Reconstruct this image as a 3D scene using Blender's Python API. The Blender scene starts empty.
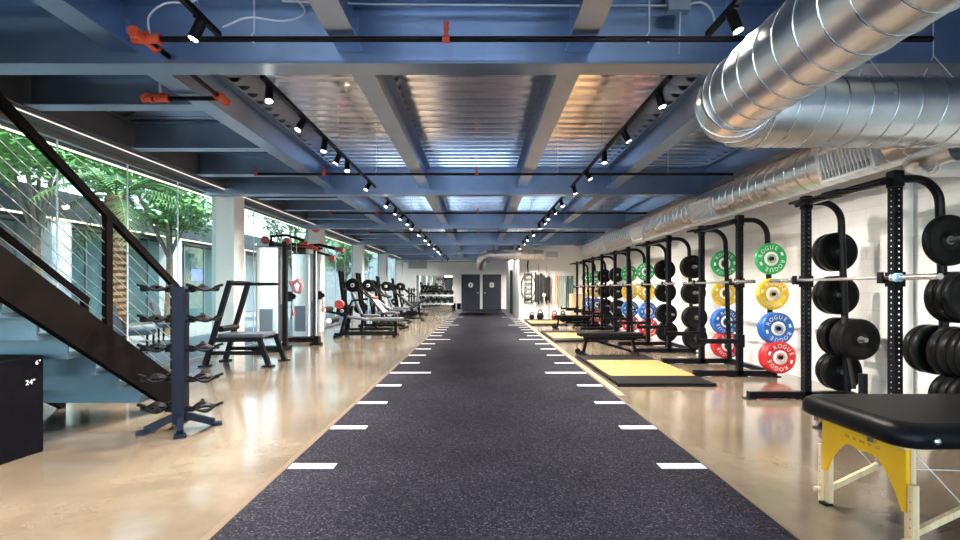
import bpy, bmesh, math, random
from mathutils import Vector, Matrix
random.seed(7)
PI = math.pi
SC = bpy.context.scene
COL = SC.collection

# ------------------------------------------------------------------ helpers
class MB:
    def __init__(s):
        s.v = []; s.f = []; s.m = []; s.sm = []
    def add(s, vs, fs, mi=0, smooth=False):
        b = len(s.v)
        s.v += [tuple(p) for p in vs]
        for f in fs:
            s.f.append([b + i for i in f]); s.m.append(mi); s.sm.append(smooth)
        return s
    def box(s, c, d, rot=None, mi=0):
        x, y, z = d[0] / 2, d[1] / 2, d[2] / 2
        P = [Vector(p) for p in ((-x,-y,-z),(x,-y,-z),(x,y,-z),(-x,y,-z),(-x,-y,z),(x,-y,z),(x,y,z),(-x,y,z))]
        if rot is not None:
            P = [rot @ p for p in P]
        c = Vector(c)
        return s.add([c + p for p in P], [(0,3,2,1),(4,5,6,7),(0,1,5,4),(1,2,6,5),(2,3,7,6),(3,0,4,7)], mi)
    def bx(s, x0, x1, y0, y1, z0, z1, mi=0):
        return s.box(((x0+x1)/2, (y0+y1)/2, (z0+z1)/2), (abs(x1-x0), abs(y1-y0), abs(z1-z0)), None, mi)
    def bar(s, a, b, w, h, up=(0,0,1), mi=0):
        a = Vector(a); b = Vector(b); d = (b - a); L = d.length; d.normalize()
        up = Vector(up)
        if abs(d.dot(up)) > .98: up = Vector((0,1,0))
        x = d.cross(up).normalized(); z = x.cross(d).normalized()
        R = Matrix((x, d, z)).transposed()
        return s.box((a+b)/2, (w, L, h), R, mi)
    def tube(s, pts, r, n=10, cap=True, mi=0, smooth=True, closed=False):
        pts = [Vector(p) for p in pts]; N = len(pts)
        rs = r if isinstance(r, (list, tuple)) else [r] * N
        rings = []; prev = None
        for i, p in enumerate(pts):
            if closed: t = pts[(i+1) % N] - pts[i-1]
            elif i == 0: t = pts[1] - p
            elif i == N-1: t = p - pts[i-1]
            else: t = (pts[i+1]-p).normalized() + (p-pts[i-1]).normalized()
            t.normalize()
            if prev is None:
                u = Vector((0,0,1)) if abs(t.z) < .9 else Vector((1,0,0))
                x = t.cross(u).normalized()
            else:
                x = (prev - t * prev.dot(t)).normalized()
            prev = x; y = t.cross(x)
            rings.append([p + (x*math.cos(2*PI*k/n) + y*math.sin(2*PI*k/n)) * rs[i] for k in range(n)])
        vs = [q for g in rings for q in g]; fs = []
        M = N if closed else N-1
        for i in range(M):
            j = (i+1) % N
            for k in range(n):
                fs.append((i*n+k, i*n+(k+1)%n, j*n+(k+1)%n, j*n+k))
        s.add(vs, fs, mi, smooth)
        if cap and not closed:
            s.add(rings[0], [tuple(range(n))[::-1]], mi); s.add(rings[-1], [tuple(range(n))], mi)
        return s
    def cyl(s, a, b, r, n=14, mi=0):
        return s.tube([a, b], r, n, True, mi)
    def lathe(s, prof, o=(0,0,0), ax='z', n=24, mi=0, smooth=True, cap=True):
        # prof: list of (r, h)
        def P(r, a, h):
            c, q = r*math.cos(a), r*math.sin(a)
            p = {'z': (c,q,h), 'y': (c,h,-q) , 'x': (h,c,q)}[ax]
            return (o[0]+p[0], o[1]+p[1], o[2]+p[2])
        N = len(prof)
        vs = [P(r, 2*PI*k/n, h) for r, h in prof for k in range(n)]
        fs = [(i*n+k, i*n+(k+1)%n, (i+1)*n+(k+1)%n, (i+1)*n+k) for i in range(N-1) for k in range(n)]
        s.add(vs, fs, mi, smooth)
        if cap:
            for i, rev in ((0, True), (N-1, False)):
                if prof[i][0] > 1e-4:
                    t = list(range(n))
                    s.add(vs[i*n:(i+1)*n], [t[::-1] if rev else t], mi)
        return s
    def sphere(s, c, r, n=14, mi=0, sc=(1,1,1)):
        m = n//2; vs = []; fs = []
        for i in range(m+1):
            th = PI*i/m
            for k in range(n):
                a = 2*PI*k/n
                vs.append((c[0]+r*sc[0]*math.sin(th)*math.cos(a), c[1]+r*sc[1]*math.sin(th)*math.sin(a), c[2]-r*sc[2]*math.cos(th)))
        for i in range(m):
            for k in range(n):
                fs.append((i*n+k, i*n+(k+1)%n, (i+1)*n+(k+1)%n, (i+1)*n+k))
        return s.add(vs, fs, mi, True)
    def prism(s, poly, h0, h1, ax='x', mi=0):
        # poly in the plane perpendicular to ax: x->(y,z)  y->(x,z)  z->(x,y)
        def P(p, h): return {'x': (h,p[0],p[1]), 'y': (p[0],h,p[1]), 'z': (p[0],p[1],h)}[ax]
        n = len(poly)
        vs = [P(p,h0) for p in poly] + [P(p,h1) for p in poly]
        fs = [tuple(range(n))[::-1], tuple(range(n, 2*n))] + [(i,(i+1)%n,n+(i+1)%n,n+i) for i in range(n)]
        return s.add(vs, fs, mi)
    def ibeam(s, a, b, w, h, t=.018, tw=.014, mi=0):
        # a, b : centre of the underside of the bottom flange at each end (axis along x or y)
        a = Vector(a); b = Vector(b)
        for z, ww, hh in ((t/2, w, t), (h/2, tw, h-2*t), (h-t/2, w, t)):
            s.bar(a+Vector((0,0,z)), b+Vector((0,0,z)), ww, hh, (0,0,1), mi)
        return s
    def build(s, name, mat, parent=None, loc=None, bevel=0):
        me = bpy.data.meshes.new(name)
        me.from_pydata(s.v, [], s.f); me.update()
        bm = bmesh.new(); bm.from_mesh(me)
        bmesh.ops.recalc_face_normals(bm, faces=bm.faces); bm.to_mesh(me); bm.free()
        for p, mi, sm in zip(me.polygons, s.m, s.sm):
            p.material_index = mi; p.use_smooth = sm
        for m in (mat if isinstance(mat, (list, tuple)) else [mat]):
            me.materials.append(m)
        o = bpy.data.objects.new(name, me); COL.objects.link(o)
        if parent is not None: o.parent = parent
        if loc is not None: o.location = loc
        if bevel:
            bv = o.modifiers.new('bevel', 'BEVEL'); bv.width = bevel; bv.segments = 2; bv.limit_method = 'ANGLE'
        return o

def tag(o, label, cat, group=None):
    o['label'] = label; o['category'] = cat
    if group: o['group'] = group
    return o
def thing(name, label, cat, loc=(0,0,0), rz=0, group=None):
    o = bpy.data.objects.new(name, None); COL.objects.link(o)
    o.empty_display_size = .1
    o.location = loc; o.rotation_euler = (0,0,rz)
    return tag(o, label, cat, group)
def structure(o):
    o['kind'] = 'structure'; return o
def copy_tree(root):
    kids = {}
    for o in COL.objects:
        if o.parent is not None: kids.setdefault(o.parent.name, []).append(o)
    def rec(o, parent):
        c = o.copy(); COL.objects.link(c)
        if parent is not None: c.parent = parent
        for k in kids.get(o.name, []): rec(k, c)
        return c
    return rec(root, None)
def smooth(pts, n=6):
    P = [Vector(p) for p in pts]; P = [P[0]*2-P[1]] + P + [P[-1]*2-P[-2]]; out = []
    for i in range(1, len(P)-2):
        for k in range(n):
            t = k/n; a, b, c, d = P[i-1], P[i], P[i+1], P[i+2]
            out.append(.5*((2*b)+(c-a)*t+(2*a-5*b+4*c-d)*t*t+(3*b-a-3*c+d)*t**3))
    return out + [P[-2]]
def text_mesh(mb, txt, size, place, mi=0):
    # place: function (x, y) -> 3D point. Flat letters with a little depth handled by caller
    cu = bpy.data.curves.new('letters', 'FONT'); cu.body = txt; cu.size = size; cu.align_x = 'CENTER'; cu.align_y = 'CENTER'
    cu.resolution_u = 2
    ob = bpy.data.objects.new('letters', cu); COL.objects.link(ob)
    dg = bpy.context.evaluated_depsgraph_get(); dg.update()
    me = bpy.data.meshes.new_from_object(ob.evaluated_get(dg))
    mb.add([place(v.co.x, v.co.y) for v in me.vertices], [tuple(p.vertices) for p in me.polygons], mi)
    bpy.data.objects.remove(ob); bpy.data.curves.remove(cu); bpy.data.meshes.remove(me)

# ---------------------------------------------------------------- materials
def mat(name, col, rough=.5, metal=0., var=0., vscale=6., bump=0., bscale=40., coat=0., spec=.5, stretch=None):
    m = bpy.data.materials.new(name); m.use_nodes = True
    nt = m.node_tree; b = nt.nodes['Principled BSDF']
    b.inputs['Base Color'].default_value = (*col, 1); b.inputs['Roughness'].default_value = rough
    b.inputs['Metallic'].default_value = metal; b.inputs['Specular IOR Level'].default_value = spec
    if coat: b.inputs['Coat Weight'].default_value = coat; b.inputs['Coat Roughness'].default_value = .12
    if var or bump:
        tc = nt.nodes.new('ShaderNodeTexCoord'); mp = nt.nodes.new('ShaderNodeMapping')
        nt.links.new(tc.outputs['Object'], mp.inputs[0])
        if stretch: mp.inputs['Scale'].default_value = stretch
    if var:
        n = nt.nodes.new('ShaderNodeTexNoise'); n.inputs['Scale'].default_value = vscale; n.inputs['Detail'].default_value = 5
        nt.links.new(mp.outputs[0], n.inputs['Vector'])
        r = nt.nodes.new('ShaderNodeValToRGB')
        r.color_ramp.elements[0].position = .3; r.color_ramp.elements[1].position = .7
        r.color_ramp.elements[0].color = (*[c*(1-var) for c in col], 1)
        r.color_ramp.elements[1].color = (*[min(1, c*(1+var)) for c in col], 1)
        nt.links.new(n.outputs['Fac'], r.inputs[0]); nt.links.new(r.outputs[0], b.inputs['Base Color'])
    if bump:
        n2 = nt.nodes.new('ShaderNodeTexNoise'); n2.inputs['Scale'].default_value = bscale; n2.inputs['Detail'].default_value = 3
        nt.links.new(mp.outputs[0], n2.inputs['Vector'])
        bp = nt.nodes.new('ShaderNodeBump'); bp.inputs['Strength'].default_value = bump; bp.inputs['Distance'].default_value = .01
        nt.links.new(n2.outputs['Fac'], bp.inputs['Height']); nt.links.new(bp.outputs[0], b.inputs['Normal'])
    return m
def emit(name, col, st):
    m = bpy.data.materials.new(name); m.use_nodes = True; nt = m.node_tree
    nt.nodes.remove(nt.nodes['Principled BSDF'])
    e = nt.nodes.new('ShaderNodeEmission'); e.inputs[0].default_value = (*col, 1); e.inputs[1].default_value = st
    nt.links.new(e.outputs[0], nt.nodes['Material Output'].inputs[0]); return m
def glassmat(name, tint=(.93,.97,.96)):
    m = bpy.data.materials.new(name); m.use_nodes = True; nt = m.node_tree
    nt.nodes.remove(nt.nodes['Principled BSDF'])
    t = nt.nodes.new('ShaderNodeBsdfTransparent'); t.inputs[0].default_value = (*tint, 1)
    g = nt.nodes.new('ShaderNodeBsdfGlossy'); g.inputs['Roughness'].default_value = .01
    lw = nt.nodes.new('ShaderNodeLayerWeight'); pw = nt.nodes.new('ShaderNodeMath'); pw.operation = 'POWER'; pw.inputs[1].default_value = 5
    nt.links.new(lw.outputs['Facing'], pw.inputs[0])
    fr = nt.nodes.new('ShaderNodeMath'); fr.operation = 'MULTIPLY_ADD'; fr.inputs[1].default_value = .5; fr.inputs[2].default_value = .025
    nt.links.new(pw.outputs[0], fr.inputs[0])
    mx = nt.nodes.new('ShaderNodeMixShader')
    nt.links.new(fr.outputs[0], mx.inputs[0]); nt.links.new(t.outputs[0], mx.inputs[1]); nt.links.new(g.outputs[0], mx.inputs[2])
    nt.links.new(mx.outputs[0], nt.nodes['Material Output'].inputs[0]); return m

def floor_mat():
    m = bpy.data.materials.new('polished_concrete'); m.use_nodes = True; nt = m.node_tree; b = nt.nodes['Principled BSDF']
    L = nt.links.new
    g = nt.nodes.new('ShaderNodeNewGeometry')
    def noise(s, d, dist=0.):
        n = nt.nodes.new('ShaderNodeTexNoise'); n.inputs['Scale'].default_value = s; n.inputs['Detail'].default_value = d
        n.inputs['Distortion'].default_value = dist; L(g.outputs['Position'], n.inputs['Vector']); return n
    a = noise(.9, 6, .6); c = noise(7, 8, .3); f = noise(60, 2)
    r = nt.nodes.new('ShaderNodeValToRGB')
    e = r.color_ramp.elements; e[0].position = .32; e[1].position = .68
    e[0].color = (.115,.092,.067,1); e[1].color = (.215,.176,.134,1)
    k = e.new(.5); k.color = (.165,.131,.096,1)
    L(a.outputs['Fac'], r.inputs[0])
    r2 = nt.nodes.new('ShaderNodeValToRGB'); r2.color_ramp.elements[0].color = (.72,.7,.68,1); r2.color_ramp.elements[1].color = (1,1,1,1)
    r2.color_ramp.elements[0].position = .15; r2.color_ramp.elements[1].position = .8
    L(c.outputs['Fac'], r2.inputs[0])
    mx = nt.nodes.new('ShaderNodeMixRGB'); mx.blend_type = 'MULTIPLY'; mx.inputs[0].default_value = .8
    L(r.outputs[0], mx.inputs[1]); L(r2.outputs[0], mx.inputs[2])
    r3 = nt.nodes.new('ShaderNodeValToRGB'); r3.color_ramp.elements[0].color = (.85,.85,.85,1); r3.color_ramp.elements[1].color = (1.05,1.05,1.05,1)
    L(f.outputs['Fac'], r3.inputs[0])
    mx2 = nt.nodes.new('ShaderNodeMixRGB'); mx2.blend_type = 'MULTIPLY'; mx2.inputs[0].default_value = .6
    L(mx.outputs[0], mx2.inputs[1]); L(r3.outputs[0], mx2.inputs[2])
    L(mx2.outputs[0], b.inputs['Base Color'])
    mr = nt.nodes.new('ShaderNodeMapRange'); mr.inputs[3].default_value = .09; mr.inputs[4].default_value = .24
    L(c.outputs['Fac'], mr.inputs[0]); L(mr.outputs[0], b.inputs['Roughness'])
    b.inputs['Specular IOR Level'].default_value = .6
    b.inputs['Coat Weight'].default_value = .35; b.inputs['Coat Roughness'].default_value = .1
    return m
def turf_mat():
    m = bpy.data.materials.new('speckled_rubber'); m.use_nodes = True; nt = m.node_tree; b = nt.nodes['Principled BSDF']; L = nt.links.new
    g = nt.nodes.new('ShaderNodeNewGeometry')
    v = nt.nodes.new('ShaderNodeTexVoronoi'); v.inputs['Scale'].default_value = 120; L(g.outputs['Position'], v.inputs['Vector'])
    w = nt.nodes.new('ShaderNodeSeparateColor'); L(v.outputs['Color'], w.inputs[0])
    r = nt.nodes.new('ShaderNodeValToRGB'); r.color_ramp.interpolation = 'CONSTANT'
    e = r.color_ramp.elements; e[0].color = (.010,.010,.016,1); e[1].position = .5; e[1].color = (.019,.019,.027,1)
    k = e.new(.84); k.color = (.036,.036,.046,1)
    k = e.new(.965); k.color = (.06,.06,.07,1)
    L(w.outputs[0], r.inputs[0])
    n = nt.nodes.new('ShaderNodeTexNoise'); n.inputs['Scale'].default_value = 1.2; n.inputs['Detail'].default_value = 4; L(g.outputs['Position'], n.inputs['Vector'])
    mr = nt.nodes.new('ShaderNodeMapRange'); mr.inputs[1].default_value = .3; mr.inputs[2].default_value = .7; mr.inputs[3].default_value = .75; mr.inputs[4].default_value = 1.25
    L(n.outputs['Fac'], mr.inputs[0])
    mx = nt.nodes.new('ShaderNodeMixRGB'); mx.blend_type = 'MULTIPLY'; mx.inputs[0].default_value = 1
    L(r.outputs[0], mx.inputs[1]); L(mr.outputs[0], mx.inputs[2]); L(mx.outputs[0], b.inputs['Base Color'])
    b.inputs['Roughness'].default_value = .75; b.inputs['Specular IOR Level'].default_value = .03
    bp = nt.nodes.new('ShaderNodeBump'); bp.inputs['Strength'].default_value = .35; bp.inputs['Distance'].default_value = .004
    L(v.outputs['Distance'], bp.inputs['Height']); L(bp.outputs[0], b.inputs['Normal'])
    return m
def block_mat():
    m = bpy.data.materials.new('painted_block'); m.use_nodes = True; nt = m.node_tree; b = nt.nodes['Principled BSDF']; L = nt.links.new
    g = nt.nodes.new('ShaderNodeNewGeometry'); sp = nt.nodes.new('ShaderNodeSeparateXYZ'); L(g.outputs['Position'], sp.inputs[0])
    ad = nt.nodes.new('ShaderNodeMath'); L(sp.outputs[0], ad.inputs[0]); L(sp.outputs[1], ad.inputs[1])
    cb = nt.nodes.new('ShaderNodeCombineXYZ'); L(ad.outputs[0], cb.inputs[0]); L(sp.outputs[2], cb.inputs[1])
    br = nt.nodes.new('ShaderNodeTexBrick'); br.inputs['Scale'].default_value = 1
    br.inputs['Brick Width'].default_value = .4; br.inputs['Row Height'].default_value = .2; br.inputs['Mortar Size'].default_value = .006
    br.inputs['Color1'].default_value = (.80,.80,.79,1); br.inputs['Color2'].default_value = (.76,.76,.76,1); br.inputs['Mortar'].default_value = (.70,.70,.70,1)
    L(cb.outputs[0], br.inputs['Vector']); L(br.outputs['Color'], b.inputs['Base Color'])
    n = nt.nodes.new('ShaderNodeTexNoise'); n.inputs['Scale'].default_value = 35; L(g.outputs['Position'], n.inputs['Vector'])
    mu = nt.nodes.new('ShaderNodeMath'); mu.operation = 'MULTIPLY_ADD'; mu.inputs[1].default_value = -.9
    L(br.outputs['Fac'], mu.inputs[0]); L(n.outputs['Fac'], mu.inputs[2])
    bp = nt.nodes.new('ShaderNodeBump'); bp.inputs['Strength'].default_value = .4; bp.inputs['Distance'].default_value = .008
    L(mu.outputs[0], bp.inputs['Height']); L(bp.outputs[0], b.inputs['Normal']); b.inputs['Roughness'].default_value = .55
    return m
def wood_mat(name, c0, c1, axis=(1, 14, 14), sc=1.6, rough=.4):
    m = bpy.data.materials.new(name); m.use_nodes = True; nt = m.node_tree; b = nt.nodes['Principled BSDF']; L = nt.links.new
    tc = nt.nodes.new('ShaderNodeTexCoord'); mp = nt.nodes.new('ShaderNodeMapping'); mp.inputs['Scale'].default_value = axis
    L(tc.outputs['Object'], mp.inputs[0])
    n = nt.nodes.new('ShaderNodeTexNoise'); n.inputs['Scale'].default_value = sc; n.inputs['Detail'].default_value = 6; n.inputs['Distortion'].default_value = .8
    L(mp.outputs[0], n.inputs['Vector'])
    r = nt.nodes.new('ShaderNodeValToRGB'); r.color_ramp.elements[0].position = .35; r.color_ramp.elements[1].position = .65
    r.color_ramp.elements[0].color = (*c0,1); r.color_ramp.elements[1].color = (*c1,1)
    L(n.outputs['Fac'], r.inputs[0]); L(r.outputs[0], b.inputs['Base Color']); b.inputs['Roughness'].default_value = rough; b.inputs['Specular IOR Level'].default_value = .25
    return m

M = {}
M['floor'] = floor_mat(); M['turf'] = turf_mat(); M['block'] = block_mat()
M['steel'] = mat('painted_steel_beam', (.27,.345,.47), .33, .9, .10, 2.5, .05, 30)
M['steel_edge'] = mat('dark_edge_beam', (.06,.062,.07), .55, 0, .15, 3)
M['deck'] = mat('galvanised_deck', (.95,.96,.98), .14, .97, .06, 1.5, 0, 40)
M['galv'] = mat('spiral_duct_metal', (.80,.81,.83), .33, 1., .06, 9, .03, 14)
M['seam'] = mat('duct_seam', (.82,.83,.85), .22, 1.)
M['white'] = mat('white_paint', (.80,.80,.79), .5, 0, .02, 3)
M['whitemetal'] = mat('white_enamel', (.82,.83,.84), .35)
M['black'] = mat('black_powder_coat', (.007,.007,.009), .42, 0, .2, 20, spec=0.10)
M['blackgloss'] = mat('black_steel_satin', (.006,.0065,.009), .28, spec=0.12)
M['navy'] = mat('dark_blue_black_steel', (.008,.012,.026), .35, spec=0.15)
M['rubber'] = mat('black_rubber', (.009,.009,.010), .48, 0, .2, 30, spec=0.10)
M['chrome'] = mat('brushed_chrome', (.72,.73,.75), .22, 1.)
M['dullsteel'] = mat('dull_steel', (.42,.43,.45), .38, 1.)
M['red'] = mat('red_coupling', (.62,.075,.025), .4)
M['wire'] = mat('pale_wire', (.75,.76,.78), .4)
M['vinyl'] = mat('black_vinyl', (.006,.006,.008), .34, 0, .1, 8, .12, 300, spec=0.13)
M['yellow'] = mat('yellow_laminate', (.80,.42,.012), .35, 0, .06, 5)
M['beech'] = wood_mat('beech_wood', (.62,.43,.25), (.78,.58,.37), (20,20,1.5))
M['oak'] = wood_mat('platform_oak', (.34,.165,.058), (.42,.225,.085), (9,1,1), 2.2, .5)
M['ply'] = wood_mat('pale_plywood', (.62,.50,.34), (.74,.62,.45), (1,1,8))
M['stairgrey'] = mat('grey_stair_plate', (.10,.165,.23), .4, .3, .12, 3)
M['darksteel'] = mat('blackened_steel', (.006,.005,.005), .5, 0, .25, 4, spec=0.0)
M['glass'] = glassmat('clear_glass', (.93,.96,.95)); M['tintglass'] = glassmat('tinted_glass', (.64,.70,.67)); M['trimtan'] = mat('tan_edge_strip', (.12,.09,.068), .8, spec=.1); M['trimpale'] = mat('pale_edge_strip', (.30,.215,.145), .8, spec=.1)
M['led'] = emit('led_strip_glow', (1,.88,.74), .75); M['led_out'] = emit('courtyard_led_glow', (1,.84,.62), 3.4)
M['bulb'] = emit('spot_lens_glow', (1,.88,.66), 60.)
M['mark'] = mat('white_line_paint', (.50,.50,.51), .6, 0, .03, 20)
M['plate'] = mat('black_bumper', (.007,.007,.008), .33, 0, .15, 20, spec=0.09)
M['green'] = mat('green_bumper', (.012,.34,.085), .38); M['yel'] = mat('yellow_bumper', (.78,.50,.015), .38)
M['blue'] = mat('blue_bumper', (.010,.105,.42), .38); M['redb'] = mat('red_bumper', (.58,.015,.022), .38)
M['letter'] = mat('white_letters', (.85,.85,.85), .5)
M['slate'] = mat('slate_door_paint', (.028,.036,.058), .42, spec=.2)
M['mirror'] = mat('mirror_silver', (.9,.91,.91), .015, 1.)
M['grip'] = mat('dark_red_grip', (.30,.035,.04), .5)
M['greypad'] = mat('grey_vinyl_pad', (.085,.09,.11), .40)
M['shroud'] = mat('silver_shroud', (.62,.66,.72), .22, .8)
M['stack'] = mat('stack_cover_blue_grey', (.13,.16,.22), .3, .4)
M['leaf'] = mat('leaf_green', (.17,.34,.10), .5, 0, .4, 3); M['frond'] = mat('palm_frond_green', (.14,.24,.075), .5, 0, .35, 3)
M['bark'] = mat('palm_bark', (.30,.16,.09), .9, 0, .5, 14, .8, 25); M['branch'] = mat('grey_bark', (.20,.15,.11), .9, 0, .3, 8)
M['paving'] = mat('courtyard_paving', (.34,.33,.31), .7, 0, .1, 1.5)
M['street'] = mat('pale_street_concrete', (.44,.49,.57), .8, 0, .05, .5)
M['screen'] = emit('blue_screen_glow', (.12,.20,.75), 2.2)
M['soffit'] = mat('dark_soffit', (.05,.05,.052), .7)
M['greywall'] = mat('grey_stucco', (.50,.52,.52), .8, 0, .05, 2)
M['blackfab'] = mat('black_webbing', (.02,.02,.022), .8)
M['card'] = mat('tan_cardboard', (.55,.40,.24), .8)
M['teal'] = mat('tealish_interior', (.22,.36,.37), .6)
BAND = {n: mat(n + '_latex', c, .5) for n, c in (('orange', (.75,.22,.05)), ('grey', (.42,.44,.46)), ('mint', (.35,.58,.50)), ('navy', (.03,.05,.14)), ('dark green', (.02,.14,.08)))}

# ------------------------------------------------------------- the setting
XL, XR, YB, YN, YF = -4.95, 4.55, 30.0, 20.2, -5.0     # glass line, right wall, back wall, nook wall, front
XC = 1.64                                              # corridor wall beside the runway
ZD = 3.425
structure(MB().bx(-5.05, 4.75, YF-.05, YB+.15, -.15, 0).build('floor', M['floor']))
# corrugated deck, ribs along x
mb = MB(); pitch = .205; prof = []
y = YF
while y < YB + .1:
    prof += [(y, ZD), (y+.09, ZD), (y+.105, ZD+.075), (y+.19, ZD+.075)]
    y += pitch
vs = []; fs = []
for i, (yy, zz) in enumerate(prof):
    vs += [(-5.3, yy, zz), (4.75, yy, zz)]
    if i: fs.append((2*i-2, 2*i-1, 2*i+1, 2*i))
mb.add(vs, fs); mb.bx(-5.3, 4.75, YF, YB+.15, ZD+.085, ZD+.2)
structure(mb.build('ceiling', M['deck']))
# walls
structure(MB().bx(XR, XR+.2, YF, YN, 0, ZD+.1).build('wall_right', M['block']))
structure(MB().bx(XC, XR+.2, YN, YN+.15, 0, ZD+.1).build('wall_nook', M['white']))
mb = MB(); mb.bx(XC, XC+.15, YN+.15, 24.2, 0, ZD+.1); mb.bx(XC, XC+.15, 25.2, YB, 0, ZD+.1); mb.bx(XC, XC+.15, 24.2, 25.2, 2.15, ZD+.1)
structure(mb.build('wall_corridor', M['white']))
mb = MB(); mb.bx(-.06+XC, XC, 24.14, 24.2, 0, 2.21); mb.bx(XC-.06, XC, 25.2, 25.26, 0, 2.21); mb.bx(XC-.06, XC, 24.2, 25.2, 2.15, 2.21); mb.bx(XC+.04, XC+.08, 24.2, 25.2, 0, 2.15)
structure(mb.build('door_3', M['slate']))
structure(MB().bx(-5.1, XC+.15, YB, YB+.15, 0, ZD+.1).build('wall_back', M['white']))
# front: shop windows behind the viewer (daylight comes through them)
mb = MB(); mb.bx(-5.1, XR+.2, YF-.12, YF, 3.25, ZD+.1); mb.bx(-5.1, -4.85, YF-.12, YF, 0, 3.25); mb.bx(4.4, XR+.2, YF-.12, YF, 0, 3.25)
structure(mb.build('wall_front', M['white']))
for i in range(4):
    x0 = -4.85 + i*9.25/4; x1 = x0 + 9.25/4
    fr = MB()
    for a, b, c, d in ((x0, x0+.05, 0, 3.25), (x1-.05, x1, 0, 3.25), (x0, x1, 0, .08), (x0, x1, 3.19, 3.25)): fr.bx(a, b, YF-.08, YF-.02, c, d)
    f = structure(fr.build('window_%d' % (20+i), M['black']))
    MB().bx(x0+.05, x1-.05, YF-.055, YF-.045, .08, 3.19).build('pane', M['glass'], f)
# columns
COLY = [4.3, 9.18, 14.02, 18.9, 23.7, 28.5, -.6]
for cy in COLY:
    structure(MB().bx(-5.02, -4.6, cy-.2, cy+.2, 0, 3.06).build('column', M['white'], bevel=.008))
# glass wall on the left, one window per bay with butt-jointed panes
edges = sorted(COLY)
bays = [(-4.9, -.8), (-.4, 4.1), (4.5, 8.98), (9.38, 13.82), (14.22, 18.7), (19.1, 23.5), (23.9, 28.3), (28.7, 29.98)]
for i, (a, b) in enumerate(bays):
    fr = MB(); fr.bx(XL-.03, XL+.03, a, b, 0, .05); fr.bx(XL-.03, XL+.03, a, b, 3.0, 3.06)
    n = max(1, round((b-a)/1.24)); st = (b-a)/n
    for k in range(1, n): fr.bx(XL-.008, XL+.008, a+k*st-.006, a+k*st+.006, .05, 3.0, mi=1)
    f = structure(fr.build('window_%d' % (i+1), [M['dullsteel'], M['wire']]))
    MB().bx(XL-.005, XL+.005, a, b, .05, 3.0).build('pane', M['tintglass'], f)
# main girders across the room
GY = [-6.1+4.86, 3.66, 8.60, 13.38, 18.25, 23.1, 27.9]
for g in GY:
    structure(MB().ibeam((-4.9, g, 2.925), (XR, g, 2.925), .19, .5, .022, .016).build('ceiling_beam', M['steel']))
# joists along the room, one length per bay
JX = [(-2.70, .20), (-.98, .19), (.74, .19), (2.34, .20), (4.05, .18)]
gy2 = [YF] + GY + [YB]
for x, w in JX:
    for a, b in zip(gy2[:-1], gy2[1:]):
        a2 = a if a == YF else a+.012; b2 = b if b == YB else b-.012
        jb = MB().ibeam((x, a2, 3.05), (x, b2, 3.05), w, .375, .018, .014)
        for yy, sg in ((a2, 1), (b2, -1)):                       # bolted clip plates at the ends
            jb.bx(x-.055, x-.045+.1, yy+sg*.0, yy+sg*.012, 3.1, 3.36)
            for zz in (3.14, 3.22, 3.30):
                for sx in (-.04, .04): jb.cyl((x+sx, yy+sg*.012, zz), (x+sx, yy+sg*.03, zz), .014, 8)
        structure(jb.build('ceiling_beam', M['steel']))
# short infill beams on the left strip
for g0, g1 in zip(GY[:-1], GY[1:]):
    for t in (.235, .53, .82):
        y = g0 + (g1-g0)*t
        structure(MB().ibeam((-4.5, y, 3.07), (-2.71, y, 3.07), .17, .355, .018, .014).build('ceiling_beam', M['steel']))
# edge beam over the glass, with a light channel at its inner foot
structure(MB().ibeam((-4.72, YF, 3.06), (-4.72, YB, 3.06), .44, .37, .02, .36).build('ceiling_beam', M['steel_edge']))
# ----------------------------------------------------------- runway
run = thing('rubber_runway', 'long dark speckled rubber runway with white distance marks down the middle of the gym', 'running mat', (0,0,0))
TX0, TX1 = -1.335, 1.575
MB().bx(TX0, TX1, -4.9, 29.6, 0, .010).build('mat', M['turf'], run)
o = MB().bx(TX0-.045, TX0, -4.9, 29.6, 0, .014).build('edge_strip', M['trimtan'], run)
o = MB().bx(TX1, TX1+.022, -4.9, YN, 0, .013).bx(TX1+.022, TX1+.03, -4.9, YN, 0, .012).build('edge_strip', M['trimtan'], run)
for k in range(-5, 28):
    d = 3.36 + .937*k if k >= 0 else 2.29 + .937*(k+1); L = .60 if (k-4) % 5 == 0 else .315
    if d > 29 or d < -1: continue
    MB().bx(TX0+.006, TX0+.006+L, d-.05, d+.05, .010, .0125).build('distance_mark', M['mark'], run)
    MB().bx(TX1-.006-L, TX1-.006, d-.05, d+.05, .010, .0125).build('distance_mark', M['mark'], run)
tag(MB().bx(1.612, 1.69, 5.6, YN, 0, .012).build('edge_trim_strip', M['trimpale']), 'pale beige floor strip along the right edge of the runway', 'floor strip')

# ----------------------------------------------------------- ducts
def duct_pts(pts, r, mb, seam_mb, sp=.17, n=40):
    mb.tube(pts, r, n, False)
    # spiral seam rings along straight runs
    for a, b in zip(pts[:-1], pts[1:]):
        a = Vector(a); b = Vector(b); L = (b-a).length
        if L < .6: continue
        d = (b-a)/L
        x = d.cross(Vector((0,0,1))).normalized(); z = x.cross(d)
        turns = int(L/sp); S = 36; P = []
        for k in range(turns*S+1):
            t = k/S; an = 2*PI*t
            P.append(a + d*(L*k/(turns*S)) + (x*math.cos(an)+z*math.sin(an))*(r+.001))
        seam_mb.tube(P, .0055, 4, False)
RD = .25
dz1 = 2.60; dxa = 1.80; dy2 = 3.60
main = thing('spiral_duct', 'large spiral duct overhead that turns from the runway side towards the right wall', 'air duct', (0,0,0))
a = MB(); s = MB()
pts = [(dxa, -4.6, dz1), (dxa, dy2-.27, dz1)]
duct_pts(pts, RD, a, s)
a.build('duct_run', M['galv'], main); s.build('spiral_seam', M['seam'], main)
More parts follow.
